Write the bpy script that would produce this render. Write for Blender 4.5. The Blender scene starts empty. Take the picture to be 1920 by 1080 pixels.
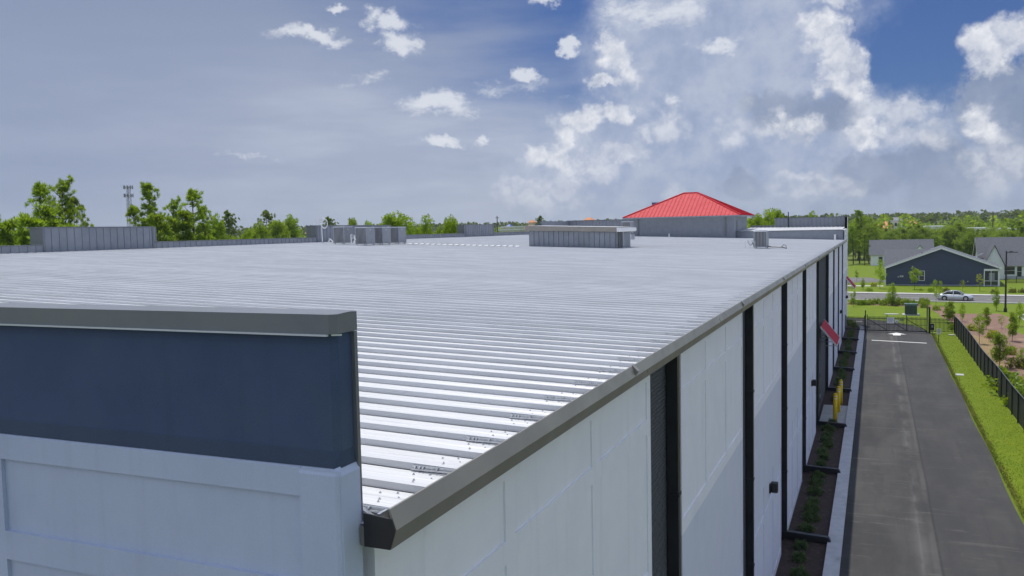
import bpy, bmesh, math, random
import numpy as np
from mathutils import Vector, Matrix
R = math.radians
random.seed(7)
RNG = np.random.default_rng(11)
SUN_E, EXPO, HAZE = 2.35, 0.78, 0.00010
SC = bpy.context.scene
COL = SC.collection

# ------------------------------------------------------------------ camera
CAMZ = 11.9                       # eye height above the drive, metres
FPX, YAW, PITCH, ROLL = 1603.27, R(23.0697), R(3.8953), R(-1.2179)
def _axes():
    cy, sy, cp, sp = math.cos(YAW), math.sin(YAW), math.cos(PITCH), math.sin(PITCH)
    w = np.array([-sy*cp, cy*cp, -sp]); r0 = np.array([cy, sy, 0.]); u0 = np.cross(r0, w)
    r = r0*math.cos(ROLL) + u0*math.sin(ROLL); u = -r0*math.sin(ROLL) + u0*math.cos(ROLL)
    return r, u, w
AR, AU, AW = _axes()
def ray(x, y):
    return AW + (x-960)/FPX*AR + (540-y)/FPX*AU
def at(x, y, Y):                  # the point at distance Y north of the camera on that line of sight
    v = ray(x, y); return Vector(v*Y/v[1]) + Vector((0, 0, CAMZ))
def on_ground(x, y, z=0.):
    v = ray(x, y); return Vector(v*(z-CAMZ)/v[2]) + Vector((0, 0, CAMZ))

cd = bpy.data.cameras.new('camera'); cam = bpy.data.objects.new('camera', cd); COL.objects.link(cam)
cd.sensor_width = 36; cd.lens = 36*FPX/1920; cd.clip_start = .1; cd.clip_end = 8000
m = Matrix.Identity(4)
for i in range(3):
    m[i][0], m[i][1], m[i][2] = AR[i], AU[i], -AW[i]
m[2][3] = CAMZ
cam.matrix_world = m
SC.camera = cam

# ------------------------------------------------------------------ light
SUNV = Vector((-.20, .30, 1.0)).normalized()          # towards the sun
sl = bpy.data.lights.new('sun', 'SUN'); sl.energy = SUN_E; sl.angle = R(.53); sl.color = (1., .955, .88)
so = bpy.data.objects.new('sun', sl); COL.objects.link(so); so.location = (0, 0, 80)
so.rotation_euler = SUNV.to_track_quat('Z', 'Y').to_euler()
SC.view_settings.view_transform = 'Standard'; SC.view_settings.look = 'None'
SC.view_settings.exposure = EXPO; SC.view_settings.gamma = 1
SC.view_settings.use_curve_mapping = False
SC.render.engine = 'CYCLES'
SC.render.resolution_x, SC.render.resolution_y = 1024, 576

# ------------------------------------------------------------------ sky
world = bpy.data.worlds.new('World'); SC.world = world; world.use_nodes = True
world.cycles.sampling_method = 'MANUAL'; world.cycles.sample_map_resolution = 256
WT = world.node_tree; WT.nodes.clear()
class G:                                             # tiny expression helper for node trees
    def __init__(s, t): s.t = t
    def n(s, typ, **k):
        o = s.t.nodes.new(typ)
        for a, b in k.items(): setattr(o, a, b)
        return o
    def put(s, sock, v):
        if hasattr(v, 'links'): s.t.links.new(v, sock)
        elif v is not None: sock.default_value = v
    def M(s, op, a, b=None, c=None, clamp=False):
        o = s.n('ShaderNodeMath', operation=op, use_clamp=clamp)
        for i, v in enumerate((a, b, c)):
            if v is not None: s.put(o.inputs[i], v)
        return o.outputs[0]
    def V(s, op, a, b=None, sc=None):
        o = s.n('ShaderNodeVectorMath', operation=op); s.put(o.inputs[0], a)
        if b is not None: s.put(o.inputs[1], b)
        if sc is not None: s.put(o.inputs['Scale'], sc)
        return o.outputs['Value' if op in ('LENGTH', 'DOT_PRODUCT') else 'Vector']
    def mix(s, f, a, b):
        o = s.n('ShaderNodeMix', data_type='RGBA'); s.put(o.inputs[0], f)
        for i, v in ((6, a), (7, b)):
            if not hasattr(v, 'links') and len(v) == 3: v = (*v, 1)
            s.put(o.inputs[i], v)
        return o.outputs[2]
    def noise(s, vec, scale, detail=4, rough=.5, dist=0., dim='3D', color=False, lac=2.):
        o = s.n('ShaderNodeTexNoise', noise_dimensions=dim)
        if vec is not None: s.put(o.inputs['Vector'], vec)
        s.put(o.inputs['Scale'], scale); s.put(o.inputs['Detail'], detail); s.put(o.inputs['Roughness'], rough)
        s.put(o.inputs['Distortion'], dist); s.put(o.inputs['Lacunarity'], lac)
        return o.outputs[1 if color else 0]
    def ss(s, v, a, b, lo=0., hi=1.):
        o = s.n('ShaderNodeMapRange', interpolation_type='SMOOTHSTEP'); s.put(o.inputs[0], v)
        for i, k in enumerate((a, b, lo, hi)): s.put(o.inputs[i+1], k)
        return o.outputs[0]
    def lin(s, v, a, b, lo=0., hi=1.):
        o = s.n('ShaderNodeMapRange'); s.put(o.inputs[0], v)
        for i, k in enumerate((a, b, lo, hi)): s.put(o.inputs[i+1], k)
        return o.outputs[0]
g = G(WT)
def build_sky():
    D = g.n('ShaderNodeTexCoord').outputs['Generated']
    sp = g.n('ShaderNodeSeparateXYZ'); g.put(sp.inputs[0], D)
    az = g.M('ARCTAN2', sp.outputs[0], sp.outputs[1]); el = g.M('ARCSINE', sp.outputs[2])
    cb = g.n('ShaderNodeCombineXYZ'); g.put(cb.inputs[0], az); g.put(cb.inputs[1], el)
    AE = cb.outputs[0]
    sky = g.n('ShaderNodeTexSky', sky_type='NISHITA', sun_disc=False)
    sky.sun_elevation = math.asin(SUNV.z); sky.sun_rotation = math.atan2(SUNV.x, SUNV.y) % (2*math.pi)
    sky.altitude = 0; sky.air_density = 1.0; sky.dust_density = .6; sky.ozone_density = 2.2
    base = g.V('MULTIPLY', sky.outputs[0], SKY_T)
    # noise fields in direction space (same in every direction of the sky)
    wide = g.noise(D, 5., 4, .5, color=True)
    warp = g.noise(D, 13., 6, .62, color=True)
    fine = g.noise(D, 60., 5, .65, color=True)
    sub = lambda c: g.V('SUBTRACT', c, (.5, .5, .5))
    Wv = g.V('ADD', AE, g.V('SCALE', sub(warp), sc=.07)); Wv = g.V('ADD', Wv, g.V('SCALE', sub(fine), sc=.016))
    fb = g.noise(D, 22., 9, .62)
    def billow(vec, sc):
        n = g.noise(vec, sc, 4, .52)
        return g.M('MULTIPLY', g.M('ABSOLUTE', g.M('SUBTRACT', n, .5)), -2.6)
    Dw = g.V('ADD', D, g.V('SCALE', sub(fine), sc=.02))
    b1 = billow(Dw, 24.)
    b2 = billow(g.V('ADD', Dw, (.004, -.0005, .0085)), 24.)
    relief = g.M('SUBTRACT', b2, b1)                     # >0 on faces turned up to the light
    puff = g.M('MULTIPLY_ADD', b1, -1., -.3)
    def ae(px, py):
        v = ray(px, py); v = v/np.linalg.norm(v); return math.atan2(v[0], v[1]), math.asin(v[2])
    def field(blobs):
        acc = None
        for px, py, rx, ry, w in blobs:
            a, e = ae(px, py)
            d = g.V('SUBTRACT', Wv, (a, e, 0)); d = g.V('MULTIPLY', d, (FPX/rx, FPX/ry, 0))
            v = g.M('MULTIPLY_ADD', g.V('LENGTH', d), -w, w)
            acc = v if acc is None else g.M('SMOOTH_MAX', acc, v, .15)
        return acc
    def cloud(blobs, amp, pamp, s0, s1):
        f = g.M('MAXIMUM', field(blobs), -1.)
        f = g.M('MULTIPLY_ADD', g.M('SUBTRACT', fb, .5), amp, f)
        f = g.M('MULTIPLY_ADD', puff, pamp, f)
        return f, g.ss(f, s0, s1)
    c = base
    # thin high veil, thicker to the west, broken up by broad streaks
    st = g.noise(g.V('MULTIPLY', D, (3., 3., 16.)), 2.2, 6, .55)
    vl = g.ss(g.M('MULTIPLY_ADD', g.M('SUBTRACT', st, .5), .5, g.M('MULTIPLY_ADD', az, -1.35, g.M('MULTIPLY_ADD', el, -1.5, .03))), .0, .62)
    vl = g.M('MULTIPLY', vl, .95)
    bright = g.M('MULTIPLY', g.M('MULTIPLY_ADD', g.ss(az, -.95, -.45), .7, .3), g.ss(el, .27, .11))
    bright = g.M('MULTIPLY', bright, g.ss(g.noise(g.V('MULTIPLY', D, (1.4, 1.4, 8.)), 2.8, 7, .58), .32, .70, .62, 1.22))
    c = g.mix(vl, c, g.mix(bright, VEIL_D, VEIL_L))
    # the tall storm cloud: pale shaft
    fG, mG = cloud(SHAFT, .5, .15, -.16, .46)
    vG = g.ss(g.M('MULTIPLY_ADD', g.M('SUBTRACT', warp, .5), .6, fb), .3, .75)
    c = g.mix(g.M('MULTIPLY', mG, .93), c, g.mix(vG, SHAFT_D, SHAFT_L))
    # darker cloud bases
    fD, mD = cloud(BASES, .6, .35, .0, .22)
    c = g.mix(g.M('MULTIPLY', mD, .85), c, g.mix(vG, (.235, .295, .43), (.32, .38, .51)))
    # sunlit heads
    def heads(bl, k, s1, c):
        fH, mH = cloud(bl, .42, .5, .0, s1)
        lit = g.M('MULTIPLY_ADD', relief, 1.3, g.M('MULTIPLY_ADD', g.ss(fH, .1, .9), -.38, .80), clamp=True)
        return g.mix(g.M('MULTIPLY', mH, k), c, g.mix(lit, (.36, .42, .56), (.88, .89, .92)))
    c = heads(HEADS2, .55, .5, c)
    c = heads(HEADS, .90, .5, c)
    fst = g.noise(g.V('MULTIPLY', Dw, (1., 1., 2.6)), 24., 8, .66)
    fW = g.M('MULTIPLY_ADD', g.M('SUBTRACT', fst, .5), 1.9, g.M('MAXIMUM', field(WISPS), -1.)); mW = g.ss(fW, -.02, .72)
    c = g.mix(g.M('MULTIPLY', mW, .82), c, (.76, .79, .85))
    # bright damp air low over the land
    c = g.mix(g.ss(el, .075, -.01, 0., .62), c, HORIZ)
    c = g.V('SCALE', c, sc=2.**-EXPO)
    # added clouds out of view, brighter than the visible ones, to light shaded walls
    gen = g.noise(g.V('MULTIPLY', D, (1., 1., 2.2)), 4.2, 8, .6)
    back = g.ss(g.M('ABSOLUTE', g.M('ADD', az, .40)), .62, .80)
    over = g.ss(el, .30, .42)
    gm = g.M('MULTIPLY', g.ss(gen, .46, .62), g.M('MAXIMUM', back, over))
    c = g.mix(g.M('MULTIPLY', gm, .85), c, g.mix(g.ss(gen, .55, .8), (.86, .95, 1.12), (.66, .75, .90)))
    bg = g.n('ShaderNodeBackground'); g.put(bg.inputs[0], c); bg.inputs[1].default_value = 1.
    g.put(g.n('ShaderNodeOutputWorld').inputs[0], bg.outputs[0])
SKY_T = (.0265, .0365, .061)
VEIL_D, VEIL_L = (.265, .325, .47), (.475, .525, .645)
SHAFT_D, SHAFT_L = (.325, .395, .565), (.49, .545, .67)
HORIZ = (.375, .435, .535)
SHAFT = [(1330, 120, 250, 230, 1.), (1300, 320, 260, 190, 1.), (1480, 300, 200, 160, .9), (1120, 330, 190, 160, .7),
         (1400, -20, 260, 120, 1.), (1700, 330, 260, 130, .7), (1860, 330, 180, 150, .7), (1650, 200, 90, 40, .5), (1250, 30, 150, 90, .9)]
BASES = [(1900, 190, 95, 85, 1.), (1480, 215, 95, 55, .55), (1560, 205, 60, 50, .7), (1760, 320, 75, 90, .9), (1660, 325, 110, 55, .55),
         (1400, 350, 80, 35, .35), (1880, 300, 90, 60, .5), (1600, 355, 90, 20, .8)]
HEADS = [(1890, 70, 72, 55, 1.), (1850, 115, 40, 30, .8), (1560, 110, 42, 60, .9), (1590, 150, 55, 50, 1.), (1540, 65, 50, 45, .7), (1560, 10, 50, 35, .7),
         (1120, 215, 80, 32, 1.), (1060, 245, 50, 40, .6), (1165, 100, 45, 40, .8), (1150, 75, 30, 30, .6), (1140, 150, 55, 12, .9),
         (1190, 130, 40, 40, .5), (1030, 290, 70, 35, .6), (1250, 210, 28, 40, .45), (1620, 250, 45, 28, .8), (1500, 230, 90, 32, .55), (1840, 215, 45, 40, .7)]
HEADS2 = [(1170, 300, 60, 30, .9), (1000, 370, 100, 50, .7), (1070, 365, 60, 35, .8), (1540, 355, 110, 35, .8), (1700, 250, 110, 45, .7),
          (1870, 300, 70, 90, .7), (1240, 240, 60, 60, .6), (1380, 250, 60, 60, .5), (1460, 250, 80, 30, .6), (1660, 200, 120, 30, .7), (1270, 370, 60, 30, .7), (1100, 320, 90, 60, .6)]
WISPS = [(585, 70, 75, 17, 1.), (735, 50, 45, 26, 1.), (700, 40, 24, 30, .8), (745, 88, 40, 24, 1.), (828, 190, 80, 30, 1.), (826, 257, 48, 12, .9),
         (906, 257, 24, 13, .9), (1068, 94, 32, 19, 1.2), (985, 140, 26, 19, 1.2), (1012, 4, 34, 15, 1.1), (625, 20, 20, 9, .9), (1350, 76, 62, 14, .7),
         (450, 294, 60, 6, .25), (965, 165, 80, 14, .35), (1240, 5, 110, 30, .5), (700, 150, 70, 8, .2)]
build_sky()

# ------------------------------------------------------------------ helpers
def tag(o, label=None, cat=None, group=None, kind=None):
    if label: o['label'] = label
    if cat: o['category'] = cat
    if group: o['group'] = group
    if kind: o['kind'] = kind
    return o
def thing(name, label, cat, loc=(0, 0, 0), rz=0., group=None):
    o = bpy.data.objects.new(name, None); COL.objects.link(o); o.location = loc; o.rotation_euler = (0, 0, rz)
    o.empty_display_size = .3
    return tag(o, label, cat, group)
def wloc(o):
    v = Vector((0, 0, 0))
    while o is not None:
        v = v + Vector(o.location); o = o.parent
    return v
def link(name, me, mat=None, parent=None, loc=(0, 0, 0)):
    o = bpy.data.objects.new(name, me); COL.objects.link(o)
    if mat is not None and not me.materials: me.materials.append(mat)
    if parent is not None: o.parent = parent
    o.location = loc
    return o
def copy_tree(o, parent=None):
    c = o.copy(); COL.objects.link(c); c.parent = parent
    for ch in list(o.children): copy_tree(ch, c)
    return c
class MB:
    def __init__(s): s.v = []; s.f = []
    def add(s, vs, fs):
        b = len(s.v); s.v += [tuple(p) for p in vs]; s.f += [tuple(b+i for i in f) for f in fs]; return s
    def quad(s, a, b, c, d): return s.add((a, b, c, d), ((0, 1, 2, 3),))
    def poly(s, pts): return s.add(pts, (tuple(range(len(pts))),))
    def box(s, x0, x1, y0, y1, z0, z1):
        v = [(x, y, z) for z in (z0, z1) for y in (y0, y1) for x in (x0, x1)]
        return s.add(v, ((0, 2, 3, 1), (4, 5, 7, 6), (0, 1, 5, 4), (2, 6, 7, 3), (0, 4, 6, 2), (1, 3, 7, 5)))
    def bbox(s, x0, x1, y0, y1, z0, z1, b):              # box with chamfered vertical edges
        p = [(x0+b, y0), (x1-b, y0), (x1, y0+b), (x1, y1-b), (x1-b, y1), (x0+b, y1), (x0, y1-b), (x0, y0+b)]
        return s.prism(p, z0, z1)
    def prism(s, p, z0, z1):
        n = len(p); v = [(x, y, z0) for x, y in p] + [(x, y, z1) for x, y in p]
        return s.add(v, [tuple(range(n))[::-1], tuple(range(n, 2*n))] + [(i, (i+1) % n, (i+1) % n+n, i+n) for i in range(n)])
    def extr(s, p, a, b, mp, caps=True):                 # profile p swept from a to b, mp(u, v, t) -> xyz
        n = len(p); v = [mp(u, w, a) for u, w in p] + [mp(u, w, b) for u, w in p]
        f = [(i, (i+1) % n, (i+1) % n+n, i+n) for i in range(n)]
        if caps: f += [tuple(range(n))[::-1], tuple(range(n, 2*n))]
        return s.add(v, f)
    def cyl(s, a, b, r0, r1=None, n=8, caps=True):
        r1 = r0 if r1 is None else r1
        a, b = Vector(a), Vector(b); d = (b-a)
        if d.length < 1e-6: return s
        d.normalize(); x = d.orthogonal().normalized(); y = d.cross(x)
        v = []
        for c, r in ((a, r0), (b, r1)):
            v += [c + (x*math.cos(2*math.pi*i/n) + y*math.sin(2*math.pi*i/n))*r for i in range(n)]
        f = [(i, (i+1) % n, (i+1) % n+n, i+n) for i in range(n)]
        if caps: f += [tuple(range(n))[::-1], tuple(range(n, 2*n))]
        return s.add(v, f)
    def tube(s, pts, r, n=6):
        for i in range(len(pts)-1):
            r0 = r[i] if isinstance(r, (list, tuple)) else r; r1 = r[i+1] if isinstance(r, (list, tuple)) else r
            s.cyl(pts[i], pts[i+1], r0, r1, n)
        return s
    def mesh(s, name, off=None):
        me = bpy.data.meshes.new(name)
        v = s.v if off is None else [(p[0]-off[0], p[1]-off[1], p[2]-off[2]) for p in s.v]
        me.from_pydata(v, [], s.f); me.validate(); me.update(); return me
    def build(s, name, mat, parent=None, world=True, smooth=False, kind=None, label=None):
        off = wloc(parent) if (parent is not None and world) else None
        me = s.mesh(name, off)
        if smooth:
            me.polygons.foreach_set('use_smooth', [True]*len(me.polygons))
        o = link(name, me, mat, parent)
        return tag(o, label, kind=kind)
def grid_wall(us, vs, rec, mp):
    """front of a panelled wall: rec(i, j) is how deep cell i, j is set back; mp(u, v, depth) -> xyz"""
    b = MB(); nu, nv = len(us)-1, len(vs)-1
    for i in range(nu):
        for j in range(nv):
            d = rec(i, j)
            b.quad(mp(us[i], vs[j], d), mp(us[i+1], vs[j], d), mp(us[i+1], vs[j+1], d), mp(us[i], vs[j+1], d))
            if i+1 < nu and rec(i+1, j) != d:
                e = rec(i+1, j); b.quad(mp(us[i+1], vs[j], d), mp(us[i+1], vs[j], e), mp(us[i+1], vs[j+1], e), mp(us[i+1], vs[j+1], d))
            if j+1 < nv and rec(i, j+1) != d:
                e = rec(i, j+1); b.quad(mp(us[i], vs[j+1], d), mp(us[i+1], vs[j+1], d), mp(us[i+1], vs[j+1], e), mp(us[i], vs[j+1], e))
    return b

# ------------------------------------------------------------------ materials
MATS = {}
def pmat(name, c1, c2=None, scale=3., detail=6, rough=.6, bump=0., bscale=60., metal=0., stretch=(1, 1, 1), lo=.35, hi=.65,
         rvar=0., spec=.5, objvar=0., c3=None, scale3=.4, lo3=.5, hi3=.7, transl=0., coat=0., bdetail=4, objcoord=False, grain=0., gscale=150., streak=0.):
    mt = bpy.data.materials.new(name); mt.use_nodes = True; t = mt.node_tree; t.nodes.clear(); h = G(t)
    out = h.n('ShaderNodeOutputMaterial'); p = h.n('ShaderNodeBsdfPrincipled')
    pos = h.n('ShaderNodeTexCoord').outputs['Object'] if objcoord else h.n('ShaderNodeNewGeometry').outputs['Position']
    ps = h.V('MULTIPLY', pos, stretch) if stretch != (1, 1, 1) else pos
    col = (*c1, 1)
    if c2 is not None:
        nz = h.noise(ps, scale, detail, .6); col = h.mix(h.ss(nz, lo, hi), c1, c2)
        if rvar: h.put(p.inputs['Roughness'], h.lin(nz, .3, .7, rough-rvar, rough+rvar))
    if c3 is not None:
        col = h.mix(h.ss(h.noise(ps, scale3, 7, .62), lo3, hi3), col, c3)
    if grain:
        gn = h.noise(pos, gscale, 2, .7); k = h.lin(gn, .3, .7, 1-grain, 1+grain)
        if streak:
            k = h.M('MULTIPLY', k, h.ss(h.noise(h.V('MULTIPLY', pos, (5., 5., .22)), 1.6, 6, .6), .5, .85, 1., 1-streak))
        vm = h.V('SCALE', col, sc=k) if hasattr(col, 'links') else h.V('SCALE', col[:3], sc=k); col = vm
    if objvar:
        oi = h.n('ShaderNodeObjectInfo').outputs['Random']
        hs = h.n('ShaderNodeHueSaturation'); h.put(hs.inputs['Color'], col)
        h.put(hs.inputs['Value'], h.lin(oi, 0, 1, 1-objvar, 1+objvar)); h.put(hs.inputs['Hue'], h.lin(h.M('FRACT', h.M('MULTIPLY', oi, 7.13)), 0, 1, .5-objvar*.06, .5+objvar*.06))
        col = hs.outputs[0]
    h.put(p.inputs['Base Color'], col)
    if not rvar: p.inputs['Roughness'].default_value = rough
    p.inputs['Metallic'].default_value = metal; p.inputs['Specular IOR Level'].default_value = spec
    if coat: p.inputs['Coat Weight'].default_value = coat; p.inputs['Coat Roughness'].default_value = .08
    if bump:
        bn = h.n('ShaderNodeBump'); bn.inputs['Strength'].default_value = 1.; bn.inputs['Distance'].default_value = bump
        h.put(bn.inputs['Height'], h.noise(ps, bscale, bdetail, .6)); h.put(p.inputs['Normal'], bn.outputs[0])
    sh = p.outputs[0]
    if transl:
        tr = h.n('ShaderNodeBsdfTranslucent'); h.put(tr.inputs[0], h.mix(.7, col, (.42, .56, .02))); mx = h.n('ShaderNodeMixShader'); mx.inputs[0].default_value = transl
        h.put(mx.inputs[1], sh); h.put(mx.inputs[2], tr.outputs[0]); sh = mx.outputs[0]
    h.put(out.inputs[0], sh)
    MATS[name] = mt; return mt
ROOFM = pmat('roof_steel', (.655, .665, .68), (.55, .562, .582), 1.3, 7, .38, metal=.0, stretch=(.45, 15., 1), rvar=.10, spec=.6, objvar=.055,
             c3=(.46, .465, .475), scale3=.30, lo3=.55, hi3=.82, bump=.004, bscale=2.2, bdetail=3)
ZINC = pmat('galvanised', (.55, .57, .60), (.45, .47, .50), 30, 4, .35, metal=.7, rvar=.1)
DGREY = pmat('grey_panel', (.215, .24, .28), (.195, .22, .26), 2., 5, .45, rvar=.08, objvar=.05)
DGREY2 = pmat('grey_trim', (.155, .165, .185), (.135, .145, .165), 2., 5, .42, rvar=.08)
BRONZE = pmat('bronze_metal', (.265, .245, .215), (.23, .215, .19), 1.6, 6, .34, rvar=.07, metal=.15, spec=.6)
COPING = pmat('coping_metal', (.19, .20, .215), (.16, .17, .185), 1.2, 6, .34, rvar=.07, metal=.2, spec=.6)
DRIP = pmat('drip_edge', (.62, .65, .70), None, rough=.35, metal=.5)
BLACKM = pmat('black_downspout', (.018, .019, .022), (.026, .027, .03), 3, 5, .38, rvar=.08)
NAVY = pmat('navy_stucco', (.054, .086, .165), (.046, .076, .150), 2.2, 7, .75, bump=.0022, bscale=330, c3=(.060, .092, .150), scale3=.9, grain=.16, gscale=170., streak=.10)
NAVYB = pmat('navy_stucco_band', (.044, .068, .115), (.038, .060, .106), 2.2, 7, .75, bump=.0022, bscale=330, grain=.16, gscale=170., streak=.10)
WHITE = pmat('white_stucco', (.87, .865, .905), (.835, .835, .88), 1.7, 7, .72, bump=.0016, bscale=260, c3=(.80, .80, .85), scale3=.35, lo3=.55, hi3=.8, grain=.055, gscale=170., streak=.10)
WHITE_SHADE = pmat('white_stucco_shade', (.69, .705, .79), (.66, .68, .765), 1.7, 7, .72, bump=.0016, bscale=260, c3=(.63, .65, .74), scale3=.35, lo3=.55, hi3=.8, grain=.055, gscale=170., streak=.10)  # duller, bluer copy of the white stucco; weaker light put into the colour
WHITE_P = pmat('white_paint', (.72, .73, .74), (.66, .67, .69), 6, 5, .55)
BRICK = pmat('charcoal_brick', (.105, .112, .125), (.075, .08, .092), 25, 5, .8, objvar=.25, bump=.004, bscale=90)
MORTAR = pmat('dark_mortar', (.26, .265, .275), (.22, .225, .235), 40, 4, .9)
RED = pmat('red_steel', (.50, .024, .036), (.46, .022, .032), 2, 5, .5, rvar=.06, spec=.12)
REDD = pmat('red_awning', (.45, .012, .035), (.41, .010, .030), 3, 5, .6, spec=.1)
ASPH = None
CONC = pmat('concrete', (.44, .445, .44), (.36, .365, .365), 2.5, 8, .85, bump=.002, bscale=120, c3=(.30, .30, .295), scale3=.7, lo3=.58, hi3=.8)
KERBM = pmat('kerb_concrete', (.52, .53, .55), (.45, .46, .48), 2.5, 8, .85, bump=.002, bscale=120, c3=(.27, .27, .27), scale3=1.2, lo3=.58, hi3=.8)
PALE = pmat('pale_pavement', (.52, .51, .48), (.45, .44, .42), .8, 6, .85)
MULCH = pmat('brown_mulch', (.066, .042, .034), (.030, .021, .018), 14, 8, .95, bump=.05, bscale=22, c3=(.095, .065, .052), scale3=3., lo3=.5, hi3=.75)
MULCHR = pmat('red_mulch', (.235, .140, .100), (.165, .098, .07), 5, 8, .95, bump=.05, bscale=18, c3=(.28, .19, .13), scale3=.5)
SAND = pmat('straw_soil', (.27, .19, .085), (.20, .14, .06), 4, 8, .95, bump=.02, bscale=20)
PAINT = pmat('road_paint', (.74, .74, .73), (.60, .60, .59), 6, 8, .7)
YELLOW = pmat('yellow_paint', (.85, .58, .012), (.76, .50, .01), 8, 5, .5)
BLACKI = pmat('black_iron', (.012, .013, .014), (.02, .02, .021), 8, 4, .45)
MESHB = pmat('black_screen', (.014, .018, .017), (.022, .028, .025), 3, 5, .65, objvar=.15)
GREENBOX = pmat('green_cabinet', (.045, .075, .065), (.04, .066, .058), 3, 5, .5)
GREENTOP = pmat('green_cabinet_lid', (.10, .17, .16), (.09, .15, .14), 3, 5, .5)
SHINGLE = pmat('grey_shingle', (.115, .124, .145), (.088, .096, .112), 3.5, 6, .9, bump=.01, bscale=20, stretch=(1, 1, 2))
SIDING = pmat('navy_siding', (.046, .064, .115), (.042, .059, .107), 2, 5, .6)
SIDW = pmat('white_siding', (.80, .81, .83), (.75, .76, .79), 2, 5, .6)
TRIM = pmat('white_trim', (.76, .77, .78), None, rough=.5)
GLASS = pmat('window_glass', (.02, .026, .034), (.035, .042, .052), .6, 2, .06, spec=.8)
CARP = pmat('silver_car_paint', (.68, .70, .73), None, rough=.28, metal=.55, coat=.6)
TYRE = pmat('tyre_rubber', (.012, .012, .013), None, rough=.8)
RIM = pmat('alloy_rim', (.55, .56, .58), None, rough=.3, metal=.8)
LAMPR = pmat('tail_lamp', (.35, .01, .01), None, rough=.2)
LAMPW = pmat('head_lamp', (.7, .72, .75), None, rough=.12)
BARK = pmat('bark', (.085, .062, .045), (.05, .038, .028), 12, 6, .95, bump=.01, bscale=30)
BARKP = pmat('pine_bark', (.11, .075, .055), (.06, .045, .036), 12, 6, .95, bump=.01, bscale=30)
def leafmat(n, a, b, tr=.35, ov=.14):
    return pmat(n, a, b, .9, 3, .55, objvar=ov, transl=tr, spec=.3)
LEAF_PINE = leafmat('pine_needles', (.200, .320, .024), (.135, .240, .020), .55)
LEAF_PINE_D = leafmat('pine_needles_dark', (.10, .150, .040), (.075, .118, .036), .35)
LEAF_DEC = leafmat('oak_leaves', (.210, .320, .014), (.150, .245, .014), .52)
LEAF_BRT = leafmat('bright_leaves', (.240, .370, .010), (.155, .265, .010), .55)
LEAF_MID = leafmat('wood_leaves', (.165, .250, .022), (.105, .175, .018), .45)
LEAF_FAR = leafmat('far_leaves', (.060, .092, .034), (.044, .072, .030), .2, .2)
LEAF_YNG = leafmat('sapling_leaves', (.210, .310, .020), (.145, .235, .018), .52)
LEAF_YEL = leafmat('golden_leaves', (.34, .32, .025), (.26, .22, .022), .45)
LEAF_SHR = leafmat('shrub_leaves', (.075, .120, .060), (.05, .085, .045), .25)
LEAF_BED = leafmat('bed_shrub_leaves', (.165, .25, .02), (.11, .18, .018), .4)

def asphalt():
    mt = bpy.data.materials.new('asphalt'); mt.use_nodes = True; t = mt.node_tree; t.nodes.clear(); h = G(t)
    out = h.n('ShaderNodeOutputMaterial'); p = h.n('ShaderNodeBsdfPrincipled'); h.put(out.inputs[0], p.outputs[0])
    pos = h.n('ShaderNodeNewGeometry').outputs['Position']
    agg = h.noise(pos, 70., 3, .7)
    blot = h.noise(h.V('MULTIPLY', pos, (1., .30, 1.)), .55, 8, .62)
    col = h.mix(h.ss(blot, .35, .68), (.032, .032, .033), (.056, .055, .053))
    # scuffs and dusty drag marks across and along the lane
    drag = h.noise(h.V('MULTIPLY', pos, (.35, 2.4, 1.)), 1.1, 8, .66, dist=1.2)
    col = h.mix(h.ss(drag, .55, .68, 0., .75), col, (.090, .088, .084))
    sep = h.n('ShaderNodeSeparateXYZ'); h.put(sep.inputs[0], pos)
    wob = h.noise(h.V('MULTIPLY', pos, (0., .05, 0.)), 1., 4, .55)
    xx = h.M('ADD', sep.outputs[0], h.M('MULTIPLY', wob, .22))
    seam = h.M('ABSOLUTE', h.M('SUBTRACT', xx, 2.31))
    col = h.mix(h.M('MULTIPLY', h.ss(seam, .06, .03, 0., .7), h.ss(drag, .3, .55, .3, 1.)), col, (.017, .017, .018))
    lt = h.M('ABSOLUTE', h.M('SUBTRACT', xx, 2.15)); col = h.mix(h.M('MULTIPLY', h.ss(lt, .16, .04, 0., .28), h.ss(blot, .36, .56)), col, (.105, .103, .10))
    ln = h.M('ABSOLUTE', h.M('SUBTRACT', xx, 1.72)); col = h.mix(h.M('MULTIPLY', h.ss(ln, .075, .02, 0., .5), h.ss(blot, .46, .60)), col, (.12, .118, .114))
    tr = h.M('ABSOLUTE', h.M('SUBTRACT', xx, 1.75))
    col = h.mix(h.M('MULTIPLY', h.ss(tr, .34, .03, 0., .55), h.ss(blot, .42, .62)), col, (.10, .099, .097))
    half = h.ss(xx, 2.26, 2.38)
    col = h.mix(h.M('MULTIPLY', half, .28), col, (.036, .037, .040))
    col = h.mix(h.ss(agg, .58, .72, 0., .35), col, (.14, .14, .14))
    col = h.mix(h.ss(h.noise(pos, 4.5, 3, .8), .70, .74, 0., .8), col, (.20, .20, .195))
    col = h.mix(h.ss(h.noise(h.V('MULTIPLY', pos, (1.3, .06, 1.)), 2.2, 5, .6), .52, .70, 0., .35), col, (.026, .026, .028))
    h.put(p.inputs['Base Color'], col); p.inputs['Roughness'].default_value = .82; p.inputs['Specular IOR Level'].default_value = .35
    bn = h.n('ShaderNodeBump'); bn.inputs['Distance'].default_value = .006; h.put(bn.inputs['Height'], agg); h.put(p.inputs['Normal'], bn.outputs[0])
    return mt
ASPH = asphalt()
STREET = pmat('street_asphalt', (.135, .133, .13), (.105, .104, .103), .5, 7, .85, stretch=(.25, 2., 1), c3=(.17, .167, .16), scale3=.3, bump=.004, bscale=60)
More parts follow.
